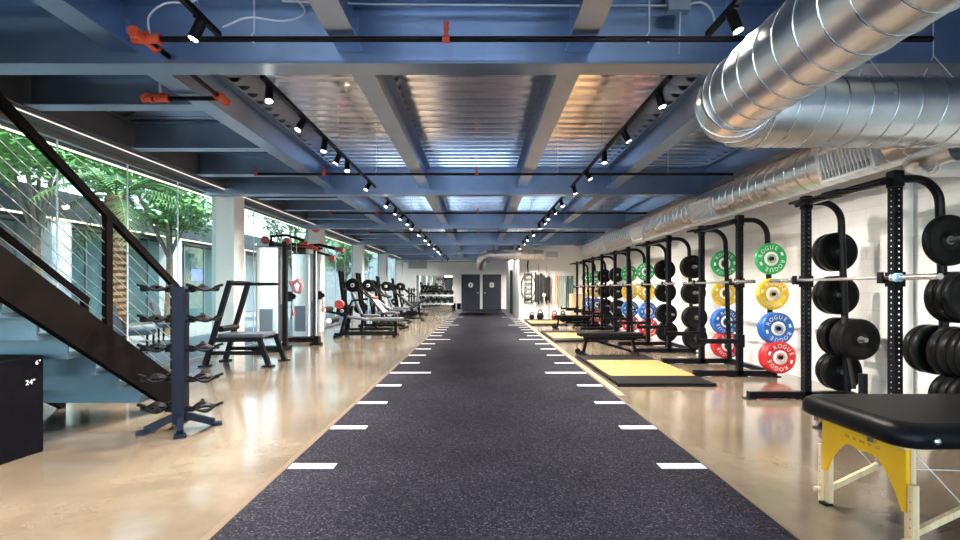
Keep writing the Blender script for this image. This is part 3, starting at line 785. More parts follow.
# plyo box under the stairs
pb = thing('plyo_box', 'black foam jump box marked in inches beneath the staircase', 'jump box', (-3.36, 3.70, 0), math.radians(-8))
MB().bx(-.52, 0, -.76, 0, 0, .74).build('body', mat('black_foam_vinyl', (.004,.004,.006), .5, 0, .2, 20, spec=0.03), pb, bevel=.012)
def put(txt, size, y, z):
    m = MB(); text_mesh(m, txt, size, lambda px, py: (.0015, y+px, z+py)); return m
lm = MB(); text_mesh(lm, '24"', .052, lambda px, py: (.0015, -.10+px, .55+py)); text_mesh(lm, '6"', .05, lambda px, py: (.0015, -.045+px, .69+py))
lm.build('size_lettering', M['letter'], pb)

# ----------------------------------------------------------- ball rack
br = thing('ball_rack', 'dark steel medicine ball tree with empty ring holders in front of the stairs', 'ball rack', (-2.67, 4.28, 0), math.radians(6))
MB().bx(-.05, .05, -.05, .05, .06, 1.27).build('post', M['navy'], br)
for an in (25, 115, 205, 295):
    a = math.radians(an); d = Vector((math.cos(a), math.sin(a), 0)); q = MB()
    q.bar(Vector((0,0,.12))+d*.04, Vector((0,0,.03))+d*.26, .05, .06); q.box(Vector((0,0,.012))+d*.28, (.09,.09,.024), Matrix.Rotation(a, 3, 'Z'))
    q.build('foot', M['navy'], br)
for z in (1.265, .995, .735, .465, .205):
    for s in (-1, 1):
        q = MB(); q.bar((s*.04,0,z-.03), (s*.12,0,z-.03), .04, .03)
        for cy in (-.085, .085):
            pass
        n_ = 28; vs = []; fs = []
        for j in range(n_):
            a = 2*PI*j/n_; lift = .022*math.cos(3*a)
            for rr, hh in ((.058,-.012), (.122,.004+lift), (.122,.020+lift), (.058,.004)):
                vs.append((s*.20+rr*math.cos(a), rr*1.05*math.sin(a), z-.02+hh))
        for j in range(n_):
            for e in range(4): fs.append((4*j+e, 4*j+(e+1)%4, 4*((j+1)%n_)+(e+1)%4, 4*((j+1)%n_)+e))
        q.add(vs, fs)
        for an in (0, 120, 240):
            a = math.radians(an)+(0 if s > 0 else PI); c = (s*.20+.125*math.cos(a), .13*math.sin(a), z+.012)
            q.box(c, (.07,.03,.022), Matrix.Rotation(a, 3, 'Z') @ Matrix.Rotation(-.35, 3, 'Y'))
        q.build('ring_holder', M['black'], br)

# ----------------------------------------------------------- left side equipment
# inclined frame station
t = thing('abdominal_station', 'low black exercise frame with two leaning posts and top bar beside white column', 'exercise frame', (-4.42, 7.72, 0))
for s, y in (('a', 0), ('b', .62)):
    p = MB(); p.bar((0,y,.03), (.40,y,1.38), .07, .07, (0,1,0)); p.bx(-.08,.08,y-.07,y+.07,0,.025); p.build('leaning_post', M['black'], t)
    l = MB(); l.bar((.88,y,.42), (1.02,y,.03), .07, .07, (0,1,0)); l.bx(.94,1.10,y-.07,y+.07,0,.025); l.build('leg', M['black'], t)
    r = MB(); r.bar((.10,y,.43), (.92,y,.44), .06, .07); r.bar((.05,y,.22), (.94,y,.22), .05, .06); r.build('side_rail', M['black'], t)
MB().cyl((.38,0,1.36), (.38,.62,1.36), .03, 10).build('crossbar', M['black'], t)
MB().cyl((.38,.06,1.33), (1.15,.06,1.33), .026, 10).build('top_bar', M['black'], t)
MB().bx(.16,.90,.06,.56,.46,.52).build('deck_pad', M['greypad'], t, bevel=.015)
MB().cyl((.22,.05,.60),(.22,.57,.60),.05,12).build('roller', M['rubber'], t)
# functional trainer
t = thing('cable_machine', 'tall cable machine with two silver weight towers and red pulleys by glass wall', 'cable machine', (-4.22, 10.6, 0))
for sy in (-1, 1):
    y = sy*.9
    tw = MB(); tw.bx(-.24,.20,y-.16,y+.16,.10,2.10); tw.build('tower_shroud', M['shroud'], t, bevel=.03)
    q = MB(); q.bx(-.16,.10,y-.165,y-.158,.25,.85); q.bx(-.16,.10,y+.158,y+.165,.25,.85); q.bx(.198,.206,y-.12,y+.12,.2,.95)
    q.build('weight_stack', M['stack'], t)
    q = MB(); q.bx(-.30,.34,y-.2,y+.2,0,.10); q.build('base', M['black'], t)
    q = MB(); q.bx(.24,.32,y-.045,y+.045,.1,2.2); q.build('guide_column', M['black'], t)
    q = MB(); q.bx(.36,.42,y-.05,y+.05,1.0,1.2); q.cyl((.44,y-.02,1.1),(.44,y+.02,1.1),.06,14); q.build('carriage', M['black'], t)
    q = MB()
    for px_, pz_, pr_ in ((.32,2.22,.07), (-.12,2.24,.08)): MB().cyl((px_,y-.03,pz_),(px_,y+.03,pz_),pr_,14).build('pulley', M['grip'], t)
    q = MB(); q.tube([(.44,y,1.05),(.46,y,.85)],.006,6); q.tube([(.44,y,1.17),(.40,y,2.18)],.005,6); q.build('cable', M['dullsteel'], t)
    q = MB(); P = [(.46+.0*k, y+.06*math.cos(PI*k/8), .80-.09*math.sin(PI*k/8)) for k in range(9)]; q.tube(P,.012,6); q.tube([P[0],(.46,y,.86),P[-1]],.008,6); q.build('strap_handle', M['grip'], t)
q = MB(); q.bx(-.05,.05,-.9,.9,2.10,2.20); q.tube([(.0,-.9,2.2),(.0,-.9,2.32),(.3,-.85,2.34),(.55,-.6,2.26)],.03,8); q.tube([(.0,.9,2.2),(.0,.9,2.30),(.4,.8,2.30),(.9,.6,2.18),(1.05,.5,2.15)],.035,8); q.bar((.05,-.5,2.2),(.6,-.4,2.18),.05,.05); q.bar((.05,.5,2.2),(.6,.4,2.18),.05,.05)
q.build('top_frame', M['black'], t)
q = MB()
for a, b in (((.45,-.55,2.22),(.62,-.55,2.20)), ((.85,.62,2.18),(1.08,.48,2.14)), ((.3,-.1,2.2),(.55,-.05,2.2)), ((.3,.2,2.2),(.55,.25,2.16))): MB().cyl(a,b,.04,10).build('pull_up_grip', M['grip'], t)
t = thing('hanging_attachment', 'dark pink rope attachment hanging from the cable machine', 'cable attachment', (-3.68, 9.70, 1.30))
q = MB(); q.tube([(-.10,0,.06),(0,0,.14),(.08,0,.02),(.03,0,-.12),(-.05,0,-.10),(-.12,0,.02)],.04,8,closed=True); q.sphere((-.14,0,.08),.045,10); q.build('rope', mat('dusty_pink', (.45,.16,.20), .6), t)
MB().tube([(0,0,.14),(-.03,0,.9)],.005,6).build('cable', M['dullsteel'], t)
t = thing('wall_pulley_column', 'silver pulley column with black foot beside the second white column', 'pulley column', (-3.66, 10.75, 0))
MB().cyl((0,0,.05),(0,0,2.1),.035,14).build('pole', M['chrome'], t); q = MB(); q.bx(-.12,.12,-.09,.09,0,.05); q.bx(-.05,.05,-.05,.05,.05,.2); q.build('foot', M['black'], t)
q = MB(); q.bar((0,0,2.08),(.35,0,1.98),.05,.05); q.build('arm', M['black'], t)
MB().cyl((.34,-.03,1.94),(.34,.03,1.94),.07,14).build('pulley', M['grip'], t)

def pad(p0, p1, w, th, mat_, parent, name):
    m = MB(); m.bar(p0, p1, w, th); return m.build(name, mat_, parent, bevel=.018)
def lever_machine(label, loc, rz, kind=0, group='plate loaded machines on the left'):
    t = thing('lever_machine', label, 'weight machine', loc, rz, group)
    f = MB(); f.bar((-.75,0,.05),(.75,0,.05),.07,.07); f.bar((-.7,-.4,.05),(-.7,.4,.05),.07,.07); f.bar((.7,-.3,.05),(.7,.3,.05),.07,.07)
    f.bar((-.6,-.28,.06),(-.80,-.28,1.78),.08,.07,(0,1,0)); f.bar((-.6,.28,.06),(-.80,.28,1.78),.08,.07,(0,1,0)); f.bar((-.72,-.28,1.25),(-.72,.28,1.25),.06,.06); f.bar((.25,0,.05),(.1,0,.42),.07,.07)
    f.build('frame', M['black'], t)
    pad((-.15,0,.46),(.35,0,.44),.36,.07,M['greypad'],t,'seat_pad'); pad((-.20,0,.5),(-.48,0,1.15),.34,.07,M['greypad'],t,'back_pad')
    for s in (-1, 1):
        a = MB(); a.tube([(-.78,s*.36,1.45),(-.3,s*.42,1.35),(.0,s*.40,1.05),(.18,s*.34,1.0)],.03,8); a.cyl((-.4,s*.38,1.36),(-.4,s*.62,1.36),.024,8); a.build('lever_arm', M['black'], t)
        MB().cyl((.1,s*.37,1.02),(.26,s*.3,.98),.035,10).build('handgrip', M['grip'] if kind == 0 else M['rubber'], t)
        p = MB(); p.lathe([(.03,-.02),(.19,-.02),(.2,-.01),(.2,.02),(.03,.02)],(-.4,s*.50,1.36),'y',22,cap=False); po = p.build('loaded_plate', M['plate'], t)
        MB().lathe([(.0,-.026),(.06,-.026),(.06,.026),(0,.026)],(-.4,s*.50,1.36),'y',14).build('hub', M['whitemetal'], po)
        p = MB(); p.lathe([(.03,-.02),(.15,-.02),(.16,-.01),(.16,.02),(.03,.02)],(-.70,s*.44,.62),'y',20,cap=False); p.cyl((-.70,s*.3,.62),(-.70,s*.5,.62),.024,8); po = p.build('stored_plate', M['plate'], t)
        MB().lathe([(.0,-.026),(.05,-.026),(.05,.026),(0,.026)],(-.70,s*.44,.62),'y',14).build('hub', M['whitemetal'], po)
    return t
def incline_bench(label, loc, rz, ang=40, uprights=False, group='incline benches on the left'):
    t = thing('incline_bench', label, 'bench', loc, rz, group)
    f = MB(); f.bar((-.6,0,.10),(.62,0,.10),.07,.06); f.bar((-.6,-.28,.04),(-.6,.28,.04),.06,.06); f.bar((.62,-.26,.04),(.62,.26,.04),.06,.06); f.bar((.3,0,.1),(.22,0,.42),.06,.06)
    a = math.radians(ang); f.bar((-.1,0,.44),(-.1-.75*math.cos(a),0,.44+.75*math.sin(a)),.05,.04); f.bar((-.5,0,.12),(-.45,0,.44+.40*math.tan(a)*.9),.05,.05)
    f.build('frame', M['black'], t)
    pad((-.05,0,.48),(.40,0,.50),.28,.07,M['greypad'],t,'seat_pad'); pad((-.08,0,.50),(-.08-.78*math.cos(a),0,.50+.78*math.sin(a)),.28,.07,M['greypad'],t,'back_pad')
    if uprights:
        for s in (-1, 1):
            q = MB(); q.bar((-.55,s*.5,.03),(-.75,s*.5,1.45),.08,.07,(0,1,0)); q.bar((-.55,s*.5,.04),(.1,s*.5,.04),.06,.06)
            for k in range(3): q.tube([(-.66-.03*k+.05,s*.5,.95+.18*k),(-.55-.03*k,s*.5,.93+.18*k),(-.53-.03*k,s*.5,1.0+.18*k)],.018,6)
            q.build('bar_upright', M['black'], t)
        q = MB(); q.bar((-.6,-.5,.3),(-.6,.5,.3),.06,.06); q.build('cross_rail', M['black'], t)
    return t
# leg curl machine with long bench
t = thing('leg_curl_machine', 'low leg curl bench with grey pad and white ended rollers near the runway', 'weight machine', (-2.95, 12.5, 0))
f = MB(); f.bar((-.75,-.3,.10),(.85,-.3,.10),.06,.06); f.bar((-.75,-.3,.03),(-.75,.35,.03),.07,.06); f.bar((.72,-.1,.03),(.72,.5,.03),.07,.06); f.bar((.72,.2,.05),(.72,.2,.40),.07,.06); f.bar((-.2,.2,.05),(-.15,.2,.42),.07,.07); f.bar((-.75,.2,.1),(.72,.2,.1),.06,.06); f.bar((-.6,-.3,.1),(-.45,-.3,.62),.06,.06); f.bar((-.6,.3,.1),(-.45,.3,.8),.06,.06)
f.build('frame', M['black'], t)
pad((.05,.2,.45),(.92,.2,.45),.34,.08,M['greypad'],t,'bench_pad'); pad((-.55,.2,.52),(0,.2,.44),.34,.06,M['greypad'],t,'seat_pad')
a = MB(); a.tube([(-.45,-.3,.6),(-.9,-.25,.66),(-1.05,-.2,.70)],.03,8); a.tube([(-.4,-.3,.75),(-.3,-.3,.95),(0.1,-.3,1.0)],.03,8); a.build('lever_arm', M['black'], t)
for x, z in ((-1.0,.72), (-.85,.45)):
    r = MB().cyl((x,-.42,z),(x,.22,z),.075,14).build('roller', M['rubber'], t)
    q = MB(); q.cyl((x,-.45,z),(x,-.42,z),.072,14); q.build('end_cap', M['whitemetal'], r)
MB().cyl((-.62,-.38,.86),(-.62,-.22,.86),.11,14).build('adjustment_wheel', M['grip'], t)
lever_machine('black lever machine with two tall leaning posts behind the leg curl bench', (-3.35, 14.4, 0), math.radians(8))
lever_machine('second black lever machine, just beyond the first', (-3.25, 16.0, 0), math.radians(5), 1)
incline_bench('grey padded incline bench facing the runway before the third white column', (-2.95, 15.2, 0), math.radians(-20), 48)
incline_bench('incline press bench with bar uprights, middle of the left row', (-3.2, 17.5, 0), 0, 35, True)
incline_bench('grey incline bench raised toward the runway near the fourth column', (-2.85, 18.9, 0), math.radians(178), 32)
lever_machine('third black lever machine, beyond the incline press bench', (-3.5, 20.2, 0), math.radians(5), 1)
incline_bench('incline press bench with uprights, farthest in the left row', (-3.1, 22.2, 0), 0, 40, True)
lever_machine('farthest black lever machine by the last white column', (-3.6, 24.2, 0), math.radians(5), 1)
t = thing('plate_tree', 'small black plate tree left of the dumbbell rack', 'plate tree', (-3.75, 26.3, 0))
q = MB(); q.bar((0,0,0.0),(0,0,1.3),.07,.07); q.bar((-.3,0,.03),(.3,0,.03),.06,.06); q.bar((0,-.3,.03),(0,.3,.03),.06,.06)
for z in (.5,.85,1.2): q.cyl((-.28,0,z),(.28,0,z),.022,8)
q.build('stand', M['black'], t)
for z, r in ((.5,.2),(.85,.16),(1.2,.13)):
    for s in (-1,1):
        MB().lathe([(.02,-.03),(r,-.03),(r,.03),(.02,.03)],(s*.14,0,z),'x',18,cap=False).build('stored_plate', M['plate'], t)

# ----------------------------------------------------------- back wall
for i, (x0, x1, lab) in enumerate(((-1.10,-.06,''), (.22,1.26,''))):
    fr = MB(); fr.bx(x0-.06, x0, YB-.05, YB, 0, 2.16); fr.bx(x1, x1+.06, YB-.05, YB, 0, 2.16); fr.bx(x0-.06, x1+.06, YB-.05, YB, 2.10, 2.16)
    f = structure(fr.build('door_%d' % (i+1), M['slate']))
    MB().bx(x0, x1, YB-.035, YB-.002, .01, 2.10).build('leaf', M['slate'], f)
    hd = MB(); hx = x1-.09 if i == 0 else x0+.09; hd.cyl((hx,YB-.035,1.0),(hx,YB-.09,1.0),.012,8); hd.bx(hx-.06,hx+.06,YB-.10,YB-.085,.99,1.01); hd.build('handle', M['chrome'], f)
    sg = thing('restroom_sign', ['white round restroom sign on the left slate door', 'white rounded restroom sign on the right slate door'][i], 'sign', ((x0+x1)/2, YB-.037, 1.5), 0, 'restroom signs')
    p = MB()
    if i == 0: p.prism([(.16*math.cos(PI/2+2*PI*k/20), .16*math.sin(PI/2+2*PI*k/20)) for k in range(20)], -.008, 0, 'y')
    else: p.prism([(q[0], q[1]) for q in rrect(-.13,.13,-.15,.15,.06)], -.008, 0, 'y')
    p.build('plate', M['letter'], sg)
    ic = MB(); ic.prism([(.02*math.cos(2*PI*k/12), .075+.02*math.sin(2*PI*k/12)) for k in range(12)], -.010, -.008, 'y')
    if i == 0: ic.prism([(-.02,.05),(.02,.05),(.05,-.03),(-.05,-.03)], -.010, -.008, 'y'); ic.prism([(-.02,-.03),(.02,-.03),(.02,-.1),(-.02,-.1)], -.010, -.008, 'y')
    else: ic.prism([(-.035,.05),(.035,.05),(.035,-.02),(-.035,-.02)], -.010, -.008, 'y'); ic.prism([(-.025,-.02),(.025,-.02),(.025,-.1),(-.025,-.1)], -.010, -.008, 'y')
    ic.build('pictogram', M['slate'], sg)
mi = thing('wall_mirror', 'large frameless mirror on back wall behind the dumbbell rack', 'mirror', (-2.82, YB-.03, 1.08))
MB().bx(-1.13,1.13,0,.02,-1.0,1.0).build('glass', M['mirror'], mi)
q = MB(); q.bx(-1.15,-1.13,-.01,.025,-1.02,1.02); q.bx(1.13,1.15,-.01,.025,-1.02,1.02); q.bx(-1.13,1.13,-.01,.025,1.0,1.02); q.bx(-1.13,1.13,-.01,.025,-1.02,-1.0); q.build('edge_trim', M['dullsteel'], mi)
dr = thing('dumbbell_rack', 'two tier silver dumbbell rack before the mirror', 'dumbbell rack', (-2.62, 28.9, 0))
for z, y in ((.95, 0.05), (.45, -.1)):
    q = MB(); q.box((0,y,z), (2.1,.42,.04), Matrix.Rotation(math.radians(18), 3, 'X')); q.box((0,y-.2,z-.09),(2.1,.02,.10)); q.build('tray', M['shroud'], dr)
for s in (-1,1):
    q = MB(); q.bar((s*.98,-.25,.05),(s*.98,.18,1.1),.06,.08); q.bar((s*.98,-.38,.03),(s*.98,.3,.03),.07,.06); q.build('side_frame', M['black'], dr)
def dumbbell(loc, lab, r):
    t = thing('dumbbell', lab, 'dumbbell', loc, 0, 'dumbbells on the two tier rack'); 
    MB().cyl((0,-.07,0),(0,.07,0),.016,8).build('handle', M['chrome'], t)
    for s in (-1,1): MB().lathe([(0,-.07),(r*.9,-.07),(r,-.055),(r,.055),(r*.9,.07),(0,.07)],(0,s*.13,0),'y',16).build('head', M['rubber'], t)
wd = ['leftmost', 'second from left', 'third from left', 'third from right', 'second from right', 'rightmost']
for k in range(6):
    dumbbell((-3.5+.35*k, 28.95, 1.085+.02), 'black round dumbbell on the upper tier of the rack, ' + wd[k], .10)
    dumbbell((-3.5+.35*k, 28.80, .60), 'black round dumbbell on the lower tier of the rack, ' + wd[k], .115)
for k, (x, lab) in enumerate(((-1.62,'small black waste bin left of the doors, nearer the mirror'), (-1.30,'small black waste bin against the left door frame'))):
    t = MB(); t.lathe([(.0,0),(.11,0),(.13,.36),(.14,.37),(.12,.37),(.10,.05),(0,.05)],(0,0,0),'z',18); tag(t.build('waste_bin', M['rubber'], None, (x,29.6,0)), lab, 'bin', 'waste bins by the doors')
vg = thing('wall_vent', 'grey louvred vent high on the back wall above the mirror', 'vent', (-3.90, YB-.03, 2.78))
q = MB(); q.bx(-.58,.58,0,.03,.22,.26); q.bx(-.58,.58,0,.03,-.26,-.22); q.bx(-.58,-.54,0,.03,-.22,.22); q.bx(.54,.58,0,.03,-.22,.22); q.build('frame', M['dullsteel'], vg)
q = MB()
for k in range(11): q.box((0,.015,-.2+.04*k),(1.08,.02,.012),Matrix.Rotation(.5,3,'X'))
q.bx(-.54,.54,.025,.03,-.22,.22); q.build('louvres', M['dullsteel'], vg)
tag(MB().cyl((-4.9,29.0,2.90),(.6,29.0,2.90),.045,10).build('back_pipe', M['dullsteel']), 'grey pipe crossing high before the back wall', 'pipe')
t = thing('ceiling_camera', 'small black camera hanging above the back pipe', 'camera', (-2.25, 28.6, 3.05))
MB().cyl((0,0,.06),(0,0,.36),.02,8).build('mount', M['black'], t); MB().sphere((0,0,0),.13,14).build('dome', M['blackgloss'], t)
t = thing('fire_bell', 'red fire bell high above the second white column', 'fire bell', (-4.70, 13.72, 3.0))
MB().lathe([(.0,-.09),(.05,-.085),(.10,-.05),(.13,0),(.13,.02),(0,.02)],(0,0,0),'y',22).build('gong', mat('bell_red', (.75,.10,.10), .4), t)
MB().bx(-.05,.05,.02,.10,-.05,.05).build('back_box', M['red'], t)

# ----------------------------------------------------------- nook wall gear
Yw = YN
t = thing('agility_ladder', 'black agility ladder and hoop hanging on the nook wall beside the corner', 'ladder', (2.02, Yw-.05, 1.4))
q = MB(); 
for s in (-1,1): q.bx(s*.14-.02,s*.14+.02,-.01,.01,-.75,.55)
for k in range(7): q.bx(-.16,.16,-.015,.015,-.65+.18*k,-.61+.18*k)
q.build('webbing', M['blackfab'], t); MB().tube([(.30*math.cos(2*PI*k/28),-.03,-.05+.55*math.sin(2*PI*k/28)) for k in range(28)],.022,6,closed=True).build('hoop', M['black'], t)
q = MB(); q.tube([(0,0,.55),(-.03,-.02,.85),(0,0,1.05)],.035,8); q.build('hanging_strap', M['blackfab'], t)
for k, (x, w, h, lab) in enumerate(((2.46,.34,1.25,'wide black harness bundle hanging right of the agility ladder'), (2.80,.28,1.1,'narrower black harness bundle hanging left of the coloured bands'))):
    t = thing('harness_bundle', lab, 'harness', (x, Yw-.06, 1.95-.12*k), 0, 'harnesses hanging on the nook wall')
    q = MB()
    for j in range(5): q.box((-w/2+w*(j+.5)/5, -.02*(j%2), -h/2-.05*(j%3)), (w/5*.85,.05,h-.1*(j%2)))
    q.build('webbing', M['blackfab'], t); MB().cyl((0,.05,.02),(0,-.07,.02),.015,8).build('hook', M['chrome'], t)
    MB().cyl((0,-.03,.0),(0,-.03,.36),.012,6).build('hanging_strap', M['grip'], t)
for k, cn in enumerate(('orange','grey','mint','navy','dark green')):
    x = 3.22+.16*k; L = (1.15,1.35,1.25,1.45,1.5)[k]
    t = thing('resistance_band', cn + ' loop band hanging among the bands on the nook wall', 'resistance band', (x, Yw-.05, 1.78), 0, 'resistance bands on the nook wall')
    q = MB()
    for s in (-1,1):
        q.bar((s*.03,-.01,0),(s*.055-.03,-.02,-L),.045,.012,(0,1,0))
    q.bx(-.06,.06,-.02,0,-.01,.02); q.build('band', BAND[cn], t)
    MB().cyl((0,.05,-.012),(0,-.06,-.012),.012,8).build('hook', M['chrome'], t)
def kettlebell(loc, lab, s=1., m='rubber'):
    t = thing('kettlebell', lab, 'kettlebell', loc, 0, 'kettlebells along the nook wall'); 
    q = MB(); q.lathe([(0,0),(.07*s,0),(.105*s,.05*s),(.11*s,.10*s),(.08*s,.18*s),(0,.2*s)],(0,0,0),'z',18); q.build('bell', M[m], t)
    MB().tube([(.07*s*math.cos(PI*k/10)*1.0,0,.17*s+.11*s*math.sin(PI*k/10)) for k in range(11)],.017*s,8).build('handle', M['black'], t)
for k, (x, lab, s, m) in enumerate(((2.15,'small black kettlebell below the agility ladder',1.0,'rubber'), (2.50,'large black kettlebell below the wide harness',1.35,'rubber'), (3.10,'dark red kettlebell below the orange band',1.2,'grip'), (3.45,'mid-sized black kettlebell below the mint band',1.2,'rubber'))):
    kettlebell((x, Yw-.25, 0), lab, s, m)
t = thing('floor_scale', 'pale upright stand on the floor below the harnesses', 'stand', (2.68, Yw-.22, 0))
q = MB(); q.bx(-.14,.14,-.1,.1,0,.05); q.bar((-.1,0,.05),(0,.05,.42),.04,.04); q.bar((.1,0,.05),(0,.05,.42),.04,.04); q.bar((0,.05,.4),(0,.05,.95),.04,.04); q.build('stand', M['whitemetal'], t)
MB().bx(-.07,.07,.0,.06,.95,1.06).build('head_plate', M['whitemetal'], t)
wb = thing('wooden_crate', 'pale plywood crate against the nook wall behind farthest rack', 'crate', (4.0, Yw-.3, 0))
q = MB(); q.bx(-.3,.3,-.25,.25,0,.45); q.build('lower_box', M['ply'], wb, bevel=.01)
wb2 = tag(MB().bx(-.28,.28,-.22,.22,0,.6).build('cardboard_box', M['card'], None, (4.02, Yw-.28, .452), bevel=.008), 'tan cardboard box stacked on the plywood crate', 'box')
# white vertical pipe on the right wall
p = thing('wall_pipe', 'white vertical pipe on right wall behind the nearest rack', 'pipe', (XR-.07, 5.05, 0))
MB().cyl((0,0,0),(0,0,3.42),.06,18).build('pipe', M['white'], p)
q = MB()
for z in (.6,1.8,2.9): q.cyl((0,0,z),(0,0,z+.04),.066,16); q.bx(0,.075,-.02,.02,z,z+.04)
q.build('pipe_clamp', M['whitemetal'], p)

# ----------------------------------------------------------- courtyard outside the glass
structure(MB().bx(-60, -5.06, -30, 60, -.2, -.02).build('ground', M['paving']))
structure(MB().bx(-60, 60, -60, -5.06, -.22, -.06).build('street', M['street']))
structure(MB().bx(-5.75, -5.05, -4, 30.5, 3.16, 3.5).build('exterior_soffit', M['soffit']))
t = thing('soffit_light', 'bright light strip on the eave just outside the left glass', 'strip light', (0,0,0))
MB().bx(-5.64,-5.60,-3,30,3.145,3.16).build('diffuser', M['led_out'], t)
XO = -11.4
for cy in (7.95, 12.8, 17.65, 22.5):
    structure(MB().bx(XO-.2, XO+.25, cy-.3, cy+.3, -.02, 3.1).build('column', M['white']))
structure(MB().bx(XO-1.6, XO+.3, -2, 34, 3.12, 3.85).build('opposite_fascia', M['soffit']))
structure(MB().bx(XO-1.7, XO-1.5, -2, 34, 0, 3.12).build('wall_opposite', M['greywall']))
t = thing('opposite_light', 'warm light strip under the eave of the building across the courtyard', 'strip light', (0,0,0))
MB().bx(XO+.26,XO+.31,0,33,3.08,3.12).build('diffuser', M['led_out'], t)
for i, (a, b) in enumerate(((3.4,7.6),(8.3,12.4),(13.2,17.3),(18.0,22.2))):
    fr = MB(); fr.bx(XO-.6,XO-.54,a,b,0,.08); fr.bx(XO-.6,XO-.54,a,b,3.04,3.12)
    for k in range(4): fr.bx(XO-.6,XO-.54,a+(b-a)*k/3-.03,a+(b-a)*k/3+.03,0,3.1)
    f = structure(fr.build('window_%d' % (30+i), M['dullsteel'])); MB().bx(XO-.575,XO-.565,a,b,.08,3.04).build('pane', M['glass'], f)
structure(MB().bx(XO-1.49, XO-1.44, 14.5, 24, .0, 3.1).build('wall_interior', M['teal']))
structure(MB().bx(-13, -5.2, 33.5, 33.8, 0, 5).build('wall_courtyard', M['greywall']))
t = thing('upper_railing', 'white slatted railing on the upper terrace across the courtyard', 'railing', (XO+.1, 0, 3.85))
q = MB()
for k in range(6): q.bx(-.02,.02,2,33,.15+.17*k,.24+.17*k)
q.build('slats', M['white'], t); q = MB()
for k in range(17): q.bx(.02,.06,2+k*1.9,2.06+k*1.9,0,1.2)
q.build('posts', M['white'], t)
t = thing('monitor', 'lit blue monitor inside the glass building across the courtyard', 'screen', (XO-.9, 20.9, 1.86))
MB().bx(-.03,0,-.5,.5,-.3,.3).build('casing', M['black'], t); MB().bx(0,.004,-.47,.47,-.27,.27).build('screen', M['screen'], t)
for k, (x, y, lab) in enumerate(((-6.9, 9.6, 'grey outdoor chair on the courtyard beside the palm trunk'), (-7.4, 11.6, 'grey outdoor chair on the courtyard farther from the glass'))):
    t = thing('outdoor_chair', lab, 'chair', (x, y, -.02), .4, 'courtyard chairs')
    MB().bx(-.3,.3,-.3,.3,.36,.44).build('seat', M['greypad'], t); q = MB(); q.bar((-.28,0,.42),(-.42,0,.95),.6,.05); q.build('backrest', M['greypad'], t)
    for a in (-.26,.26):
        for b in (-.26,.26): MB().cyl((a,b,0),(a,b,.36),.02,8).build('leg', M['black'], t)
def tree(label, loc, r, h, zc, n, seed):
    rnd = random.Random(seed); t = thing('courtyard_tree', label, 'tree', loc, 0, 'courtyard trees')
    q = MB(); q.tube([(0,0,0),(.05,.03,h*.5),(0,.1,h)],[.11,.09,.06],8)
    for k in range(6):
        a = k*1.05; q.tube([(0,.08,h*.7),(.5*r*math.cos(a),.5*r*math.sin(a),zc-.2),(.85*r*math.cos(a),.85*r*math.sin(a),zc+.3*r)],[.05,.035,.015],6)
    q.build('trunk', M['branch'], t)
    f = MB()
    clumps = []
    for k in range(26):
        while True:
            p = Vector((rnd.uniform(-1,1), rnd.uniform(-1,1), rnd.uniform(-1,1)))
            if p.length < 1: break
        clumps.append(Vector((p.x*r, p.y*r, zc+p.z*r*.75)))
    for k in range(n):
        c = clumps[k % 26]; p = c + Vector((rnd.gauss(0,.26*r*.6), rnd.gauss(0,.26*r*.6), rnd.gauss(0,.2*r*.6)))
        u = Vector((rnd.uniform(-1,1), rnd.uniform(-1,1), rnd.uniform(-.5,.5))).normalized(); w = u.cross(Vector((rnd.uniform(-1,1),rnd.uniform(-1,1),1))).normalized()
        L = rnd.uniform(.07,.13); 
        f.add([p-u*L, p+w*L*.42, p+u*L, p-w*L*.42], [(0,1,2,3)])
    f.build('foliage', M['leaf'], t)
tree('leafy green courtyard tree nearest the stairs, behind the glass', (-8.2, 6.8, 0), 1.5, 3.0, 3.9, 5200, 1)
tree('leafy green courtyard tree beyond the palm', (-8.6, 13.2, 0), 1.6, 3.0, 4.1, 4600, 2)
tree('smaller leafy tree far along the courtyard', (-7.6, 19.5, 0), 1.5, 2.8, 3.9, 3200, 3)
tree('large leafy tree behind the palm near the far building', (-9.7, 10.4, 0), 1.25, 3.4, 4.6, 4600, 4)
tree('leafy tree behind the far white columns at the courtyard end', (-7.2, 25.5, 0), 1.6, 2.6, 3.0, 3200, 6)
t = thing('palm_tree', 'palm tree with a rough brown trunk in the courtyard', 'palm tree', (-7.5, 9.9, 0))
q = MB(); P = []; R = []
for k in range(49):
    P.append((.03*math.sin(k*.2), 0, 3.15*k/48)); R.append(.165+(.022 if k % 2 else -.006)+.02*(k/48))
q.tube(P, R, 14, smooth=False); q.build('trunk', M['bark'], t)
rnd = random.Random(5)
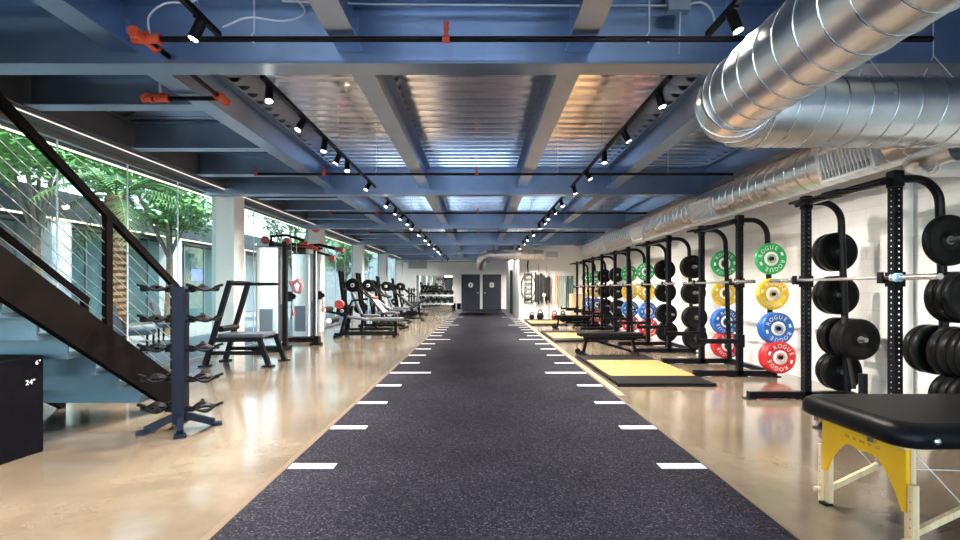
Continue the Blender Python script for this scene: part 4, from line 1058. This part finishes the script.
for k in range(22):
    a = 2*PI*k/22*2.4; up = rnd.uniform(.15,1.25); L = rnd.uniform(1.3,1.9); f = MB(); prev = None
    rib = []
    for j in range(13):
        s = j/12; hx = L*s*math.cos(up*.7); z = 3.12 + L*s*math.sin(up) - 1.0*s*s*(1.4-up*.5)
        rib.append(Vector((hx*math.cos(a), hx*math.sin(a), z)))
    f.tube(rib, [.02*(1-j/13)+.004 for j in range(13)], 5)
    sd = Vector((-math.sin(a), math.cos(a), 0))
    for j in range(2, 13):
        for i2 in range(2):
            p = rib[j].lerp(rib[j-1], .5*i2); d = (rib[j]-rib[j-1]).normalized(); ln = .42*(1-abs(j/12-.5)*.8)
            for s in (-1,1):
                tip = p + sd*s*ln*.75 + d*ln*.7 + Vector((0,0,-.12*ln-.05)); wv = d*.022
                f.add([p-wv, p+wv, tip], [(0,1,2)])
    f.build('frond', M['frond'], t)

# ----------------------------------------------------------- light
w = bpy.data.worlds.new('World'); SC.world = w; w.use_nodes = True; nt = w.node_tree
bg = nt.nodes['Background']
sky = nt.nodes.new('ShaderNodeTexSky'); sky.sky_type = 'NISHITA'; sky.sun_disc = False; sky.sun_elevation = math.radians(55); sky.sun_rotation = math.radians(90); sky.air_density = 1.2; sky.dust_density = .6
nt.links.new(sky.outputs[0], bg.inputs[0]); bg.inputs[1].default_value = 1.0
su = bpy.data.lights.new('sun', 'SUN'); su.energy = 7.0; su.angle = .02; su.color = (1,.95,.87)
so = bpy.data.objects.new('sun', su); COL.objects.link(so); so.rotation_euler = Vector((-.55,.28,-1)).to_track_quat('-Z','Y').to_euler()

# ----------------------------------------------------------- camera
cd = bpy.data.cameras.new('camera'); cd.sensor_width = 36; cd.lens = 18; cd.shift_y = 19/960; cd.clip_end = 300; cd.clip_start = .05
co = bpy.data.objects.new('camera', cd); COL.objects.link(co); co.location = (0,0,1.25); co.rotation_euler = (PI/2,0,0)
SC.camera = co
SC.view_settings.view_transform = 'Standard'; SC.view_settings.look = 'None'; SC.view_settings.gamma = 1; SC.view_settings.exposure = .95
SC.view_settings.use_curve_mapping = False
SC.cycles.use_denoising = True; SC.cycles.max_bounces = 10; SC.cycles.diffuse_bounces = 5; SC.cycles.glossy_bounces = 4; SC.cycles.transparent_max_bounces = 16; SC.cycles.sample_clamp_indirect = 8
